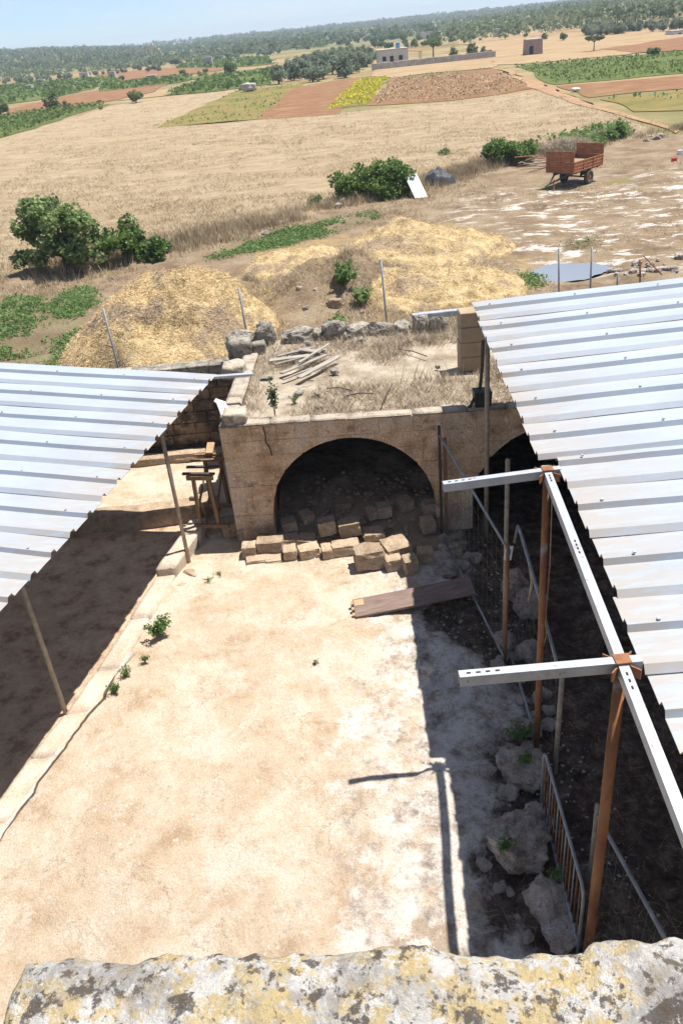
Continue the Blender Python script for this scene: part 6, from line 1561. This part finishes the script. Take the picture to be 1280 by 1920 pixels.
belt('olive_tree', [(-10, 158), (90, 150), (200, 140), (300, 130)], 46, 8, 12, 'olive tree along the foot of the wooded hill', 'olives at the hill foot', 14, 3)
belt('round_tree', [(430, 100), (520, 92), (600, 84), (690, 72)], 48, 9, 17, 'dark tree in the middle distance between hill and grove', 'middle distance trees', 14, 8)

# ---- woods on the far slopes: one mass
def wood(name, n, az0, az1, d0, d1, h0, h1, q_, size, thr=.0, mat='wood_far'):
    a_ = np.radians(rng.uniform(az0, az1, n)); d_ = np.sqrt(rng.uniform(d0 ** 2, d1 ** 2, n)); x = np.sin(a_) * d_; y = np.cos(a_) * d_
    k = fbm(x * .012, y * .012, 71, 3) > thr; x, y = x[k], y[k]; n = len(x); z = terr(x, y); h_ = rng.uniform(h0, h1, n); r_ = h_ * rng.uniform(.42, .65, n)
    d = rng.normal(size=(n, q_, 3)); d /= np.linalg.norm(d, axis=2)[:, :, None]; d *= rng.uniform(.6, 1.05, (n, q_))[:, :, None]
    C = np.stack([x[:, None] + d[:, :, 0] * r_[:, None], y[:, None] + d[:, :, 1] * r_[:, None], z[:, None] + h_[:, None] * .55 + d[:, :, 2] * h_[:, None] * .45], -1).reshape(-1, 3)
    V, Q = leaf_quads(C, size, .5, .9); o = obj_np(name, V, [Q], mat); tag(o, kind='stuff'); return o
wood('far_wood', 5200, -34, 2, 600, 1500, 2.5, 6.5, 22, 1.7, .36)
wood('far_wood', 2600, -34, 2, 450, 760, 1.6, 4.0, 20, 1.0, .44)
wood('far_wood', 5200, -6, 34, 560, 2600, 3.5, 8.0, 20, 2.4, .30)
wood('far_wood', 2200, 9, 38, 330, 760, 3.5, 7.5, 30, 1.2, .34)
wood('far_wood', 1800, -36, 36, 1500, 3600, 5, 10, 14, 4.5, .30)

# ================================================================== HOUSES AND HUTS
def window(root, c, d, nrm, nm='window', mat='opening'):
    mb = MB(); mb.box(c, d); mb.build(nm, mat, root)
# farmhouse
a_, b_ = gt(700, 127), gt(782, 119)
W_ = (b_ - a_).length; ang_ = math.atan2(b_.y - a_.y, b_.x - a_.x)
fh = empty('farmhouse', a_, ang_); tag(fh, 'low white flat roofed farmhouse with a tiled porch beside the pine', 'house')
hw = W_ * .68
mb = MB(); mb.box((W_ * .12 + hw / 2, 3.2, 1.7), (hw, 6, 3.4)); wl_ = mb.build('wall', 'render_wall', fh)
mb = MB(); mb.box((W_ * .12 + hw / 2, 3.2, 3.48), (hw + .3, 6.3, .14)); mb.build('roof', 'grey_wall', fh)
mb = MB(); mb.prism([(W_ * .80 + .1, 2.75), (W_ * .80 + 3.4, 2.4), (W_ * .80 + 3.4, 2.55), (W_ * .80 + .1, 2.9)], .6, 4.6, lambda u, z, y: Vector((u, y, z))); mb.build('porch_roof', 'terracotta', fh)
for x_, y_ in ((W_ * .80 + 3.2, .9), (W_ * .80 + 3.2, 4.3)):
    mb = MB(); mb.box((x_, y_, 1.2), (.2, .2, 2.4)); mb.build('porch_post', 'render_wall', fh)
mb = MB(); mb.box((W_ * .12 + hw * .45, .195, 1.05), (.9, .05, 2.1)); mb.build('door', 'opening', fh)
mb = MB(); mb.box((W_ * .12 + hw * .75, .195, 1.6), (.9, .05, 1.0)); mb.build('window', 'opening', fh)
mb = MB(); mb.box((W_ * .12 + hw * .2, .195, 1.6), (.9, .05, 1.0)); mb.build('window', 'opening', fh)
mb = MB(); mb.tube([(W_ * .12 + hw * .7, 2.4, 3.55), (W_ * .12 + hw * .7, 2.4, 4.7)], .55, 14); mb.build('water_tank', 'blue', fh)
# garden wall in front of and beside the farmhouse
a_, b_ = gt(697, 132), gt(928, 107)
gw = empty('garden_wall', a_, math.atan2(b_.y - a_.y, b_.x - a_.x)); tag(gw, 'long grey field stone wall in front of the farmhouse garden', 'wall'); L = (b_ - a_).length; n_ = 14
for k in range(n_):
    mb = MB(); mb.box(((k + .5) * L / n_, 0, .62 + .05 * math.sin(k * 2.3)), (L / n_ - .03, .4, 1.35)); mb.build('wall_panel', 'grey_wall', gw, bevel=.03)
def hut(px0, px1, py, hpx, mat, label, dep=4.0, door=.5, name='stone_hut', roofm='grey_wall', cat='hut'):
    a_, b_ = gt(px0, py), gt(px1, py - (px1 - px0) * .098); L = math.hypot(b_.x - a_.x, b_.y - a_.y); dp_ = float(np.dot(np.array(a_) - EYE, fw)); h_ = hpx / (F / dp_ * .86)
    if L > 40: b_ = a_ + (b_ - a_) * ((px1 - px0) / (F / dp_) / L); L = math.hypot(b_.x - a_.x, b_.y - a_.y)
    r_ = empty(name, (a_.x, a_.y, a_.z - .2), 0.0); tag(r_, label, cat)
    L = (px1 - px0) / (F / dp_)
    mb = MB(); f = .06; mb.prism([(0, 0), (L, 0), (L, dep), (0, dep)], 0, h_ + .2, lambda u, v, w: Vector((u + (L / 2 - u) * f * w / max(h_, .1), v + (dep / 2 - v) * f * w / max(h_, .1), w))); mb.build('wall', mat, r_)
    mb = MB(); mb.box((L / 2, dep / 2, h_ + .28), (L * .96, dep * .96, .22)); mb.build('roof', roofm, r_)
    mb = MB(); mb.box((L * door, .02 + .02 * 0, min(1.0, h_ * .35)), (min(.9, L * .25), .12, min(2.0, h_ * .65))); mb.build('door', 'opening', r_); return r_
hut(988, 1017, 104, 21, 'pink_wall', 'square pinkish stone hut on the ochre field', 4.5, .25)
hut(790, 812, 74, 9, 'render_wall', 'small pale hut in the tree belt behind the farmhouse', 5)
hut(928, 945, 70, 11, 'grey_wall', 'small grey hut near the right horizon', 5)
hut(712, 730, 62, 7, 'render_wall', 'tiny pale house far beyond the farmhouse', 6, cat='house', name='far_house')
hut(204, 217, 148, 9, 'grey_wall', 'pale stone hut beside the far red strip', 3.5)
hut(70, 84, 160, 7, 'grey_wall', 'small stone hut at the edge of the far vineyard', 3.5)
hut(48, 61, 171, 7, 'grey_wall', 'low stone hut in the middle of the far vineyard', 3.5)
hut(384, 399, 126, 13, 'grey_wall', 'tall stone hut left of the bushy tree', 4)
hut(276, 293, 154, 8, 'grey_wall', 'broad low stone hut on the upper vineyard', 4)
hut(150, 166, 147, 7, 'grey_wall', 'flat stone hut above the upper vineyard', 4)
hut(256, 300, 104, 8, 'yellow_wall', 'ochre house on the slope of the wooded hill', 8, cat='house', name='hill_house')
hut(284, 294, 102, 12, 'yellow_wall', 'ochre tower of the house on the wooded hill', 4, cat='tower', name='house_tower')
hut(350, 362, 105, 5, 'render_wall', 'white house at the foot of the wooded hill', 6, cat='house', name='far_house')
hut(-4, 14, 110, 4, 'render_wall', 'white house high on the wooded hill at its left', 6, cat='house', name='far_house')
hut(426, 436, 96, 5, 'render_wall', 'small white house among trees right of the wooded hill', 6, cat='house', name='far_house')
hut(1262, 1285, 66, 5, 'render_wall', 'pale low house at the end of the olive belt', 6, cat='house', name='far_house')
p = gt(467, 172)
o = bpy.data.objects.new('stone_heap', rock_mesh('stone_heap', 'grey_wall', (2.6, 2.0, 1.3), 77, .12, .4, 7)); o.location = (p.x, p.y, 0); link(o); tag(o, 'heap of field stones at the corner of the green plot', 'stone heap')
p = gt(877, 172)
o = bpy.data.objects.new('stone_heap', rock_mesh('stone_heap', 'render_wall', (.9, .7, .4), 78, .12, .4, 5)); o.location = (*gt(1078, 172).xy, 0); link(o); tag(o, 'small white stone beside the earth track', 'stone')

# ================================================================== AIR
hz_ = bpy.data.materials.new('haze'); hz_.use_nodes = True; nt = hz_.node_tree; nt.nodes.clear()
o_ = N(nt, 'OutputMaterial'); v_ = N(nt, 'VolumePrincipled'); v_.inputs['Density'].default_value = .00032; v_.inputs['Color'].default_value = (.74, .86, 1.0, 1); v_.inputs['Anisotropy'].default_value = .0
nt.links.new(v_.outputs[0], o_.inputs['Volume'])
mb = MB(); mb.box((0, 0, 24.0), (7900, 7900, 52.0)); MT['haze'] = hz_
tag(mb.build('haze', 'haze'), kind='stuff')
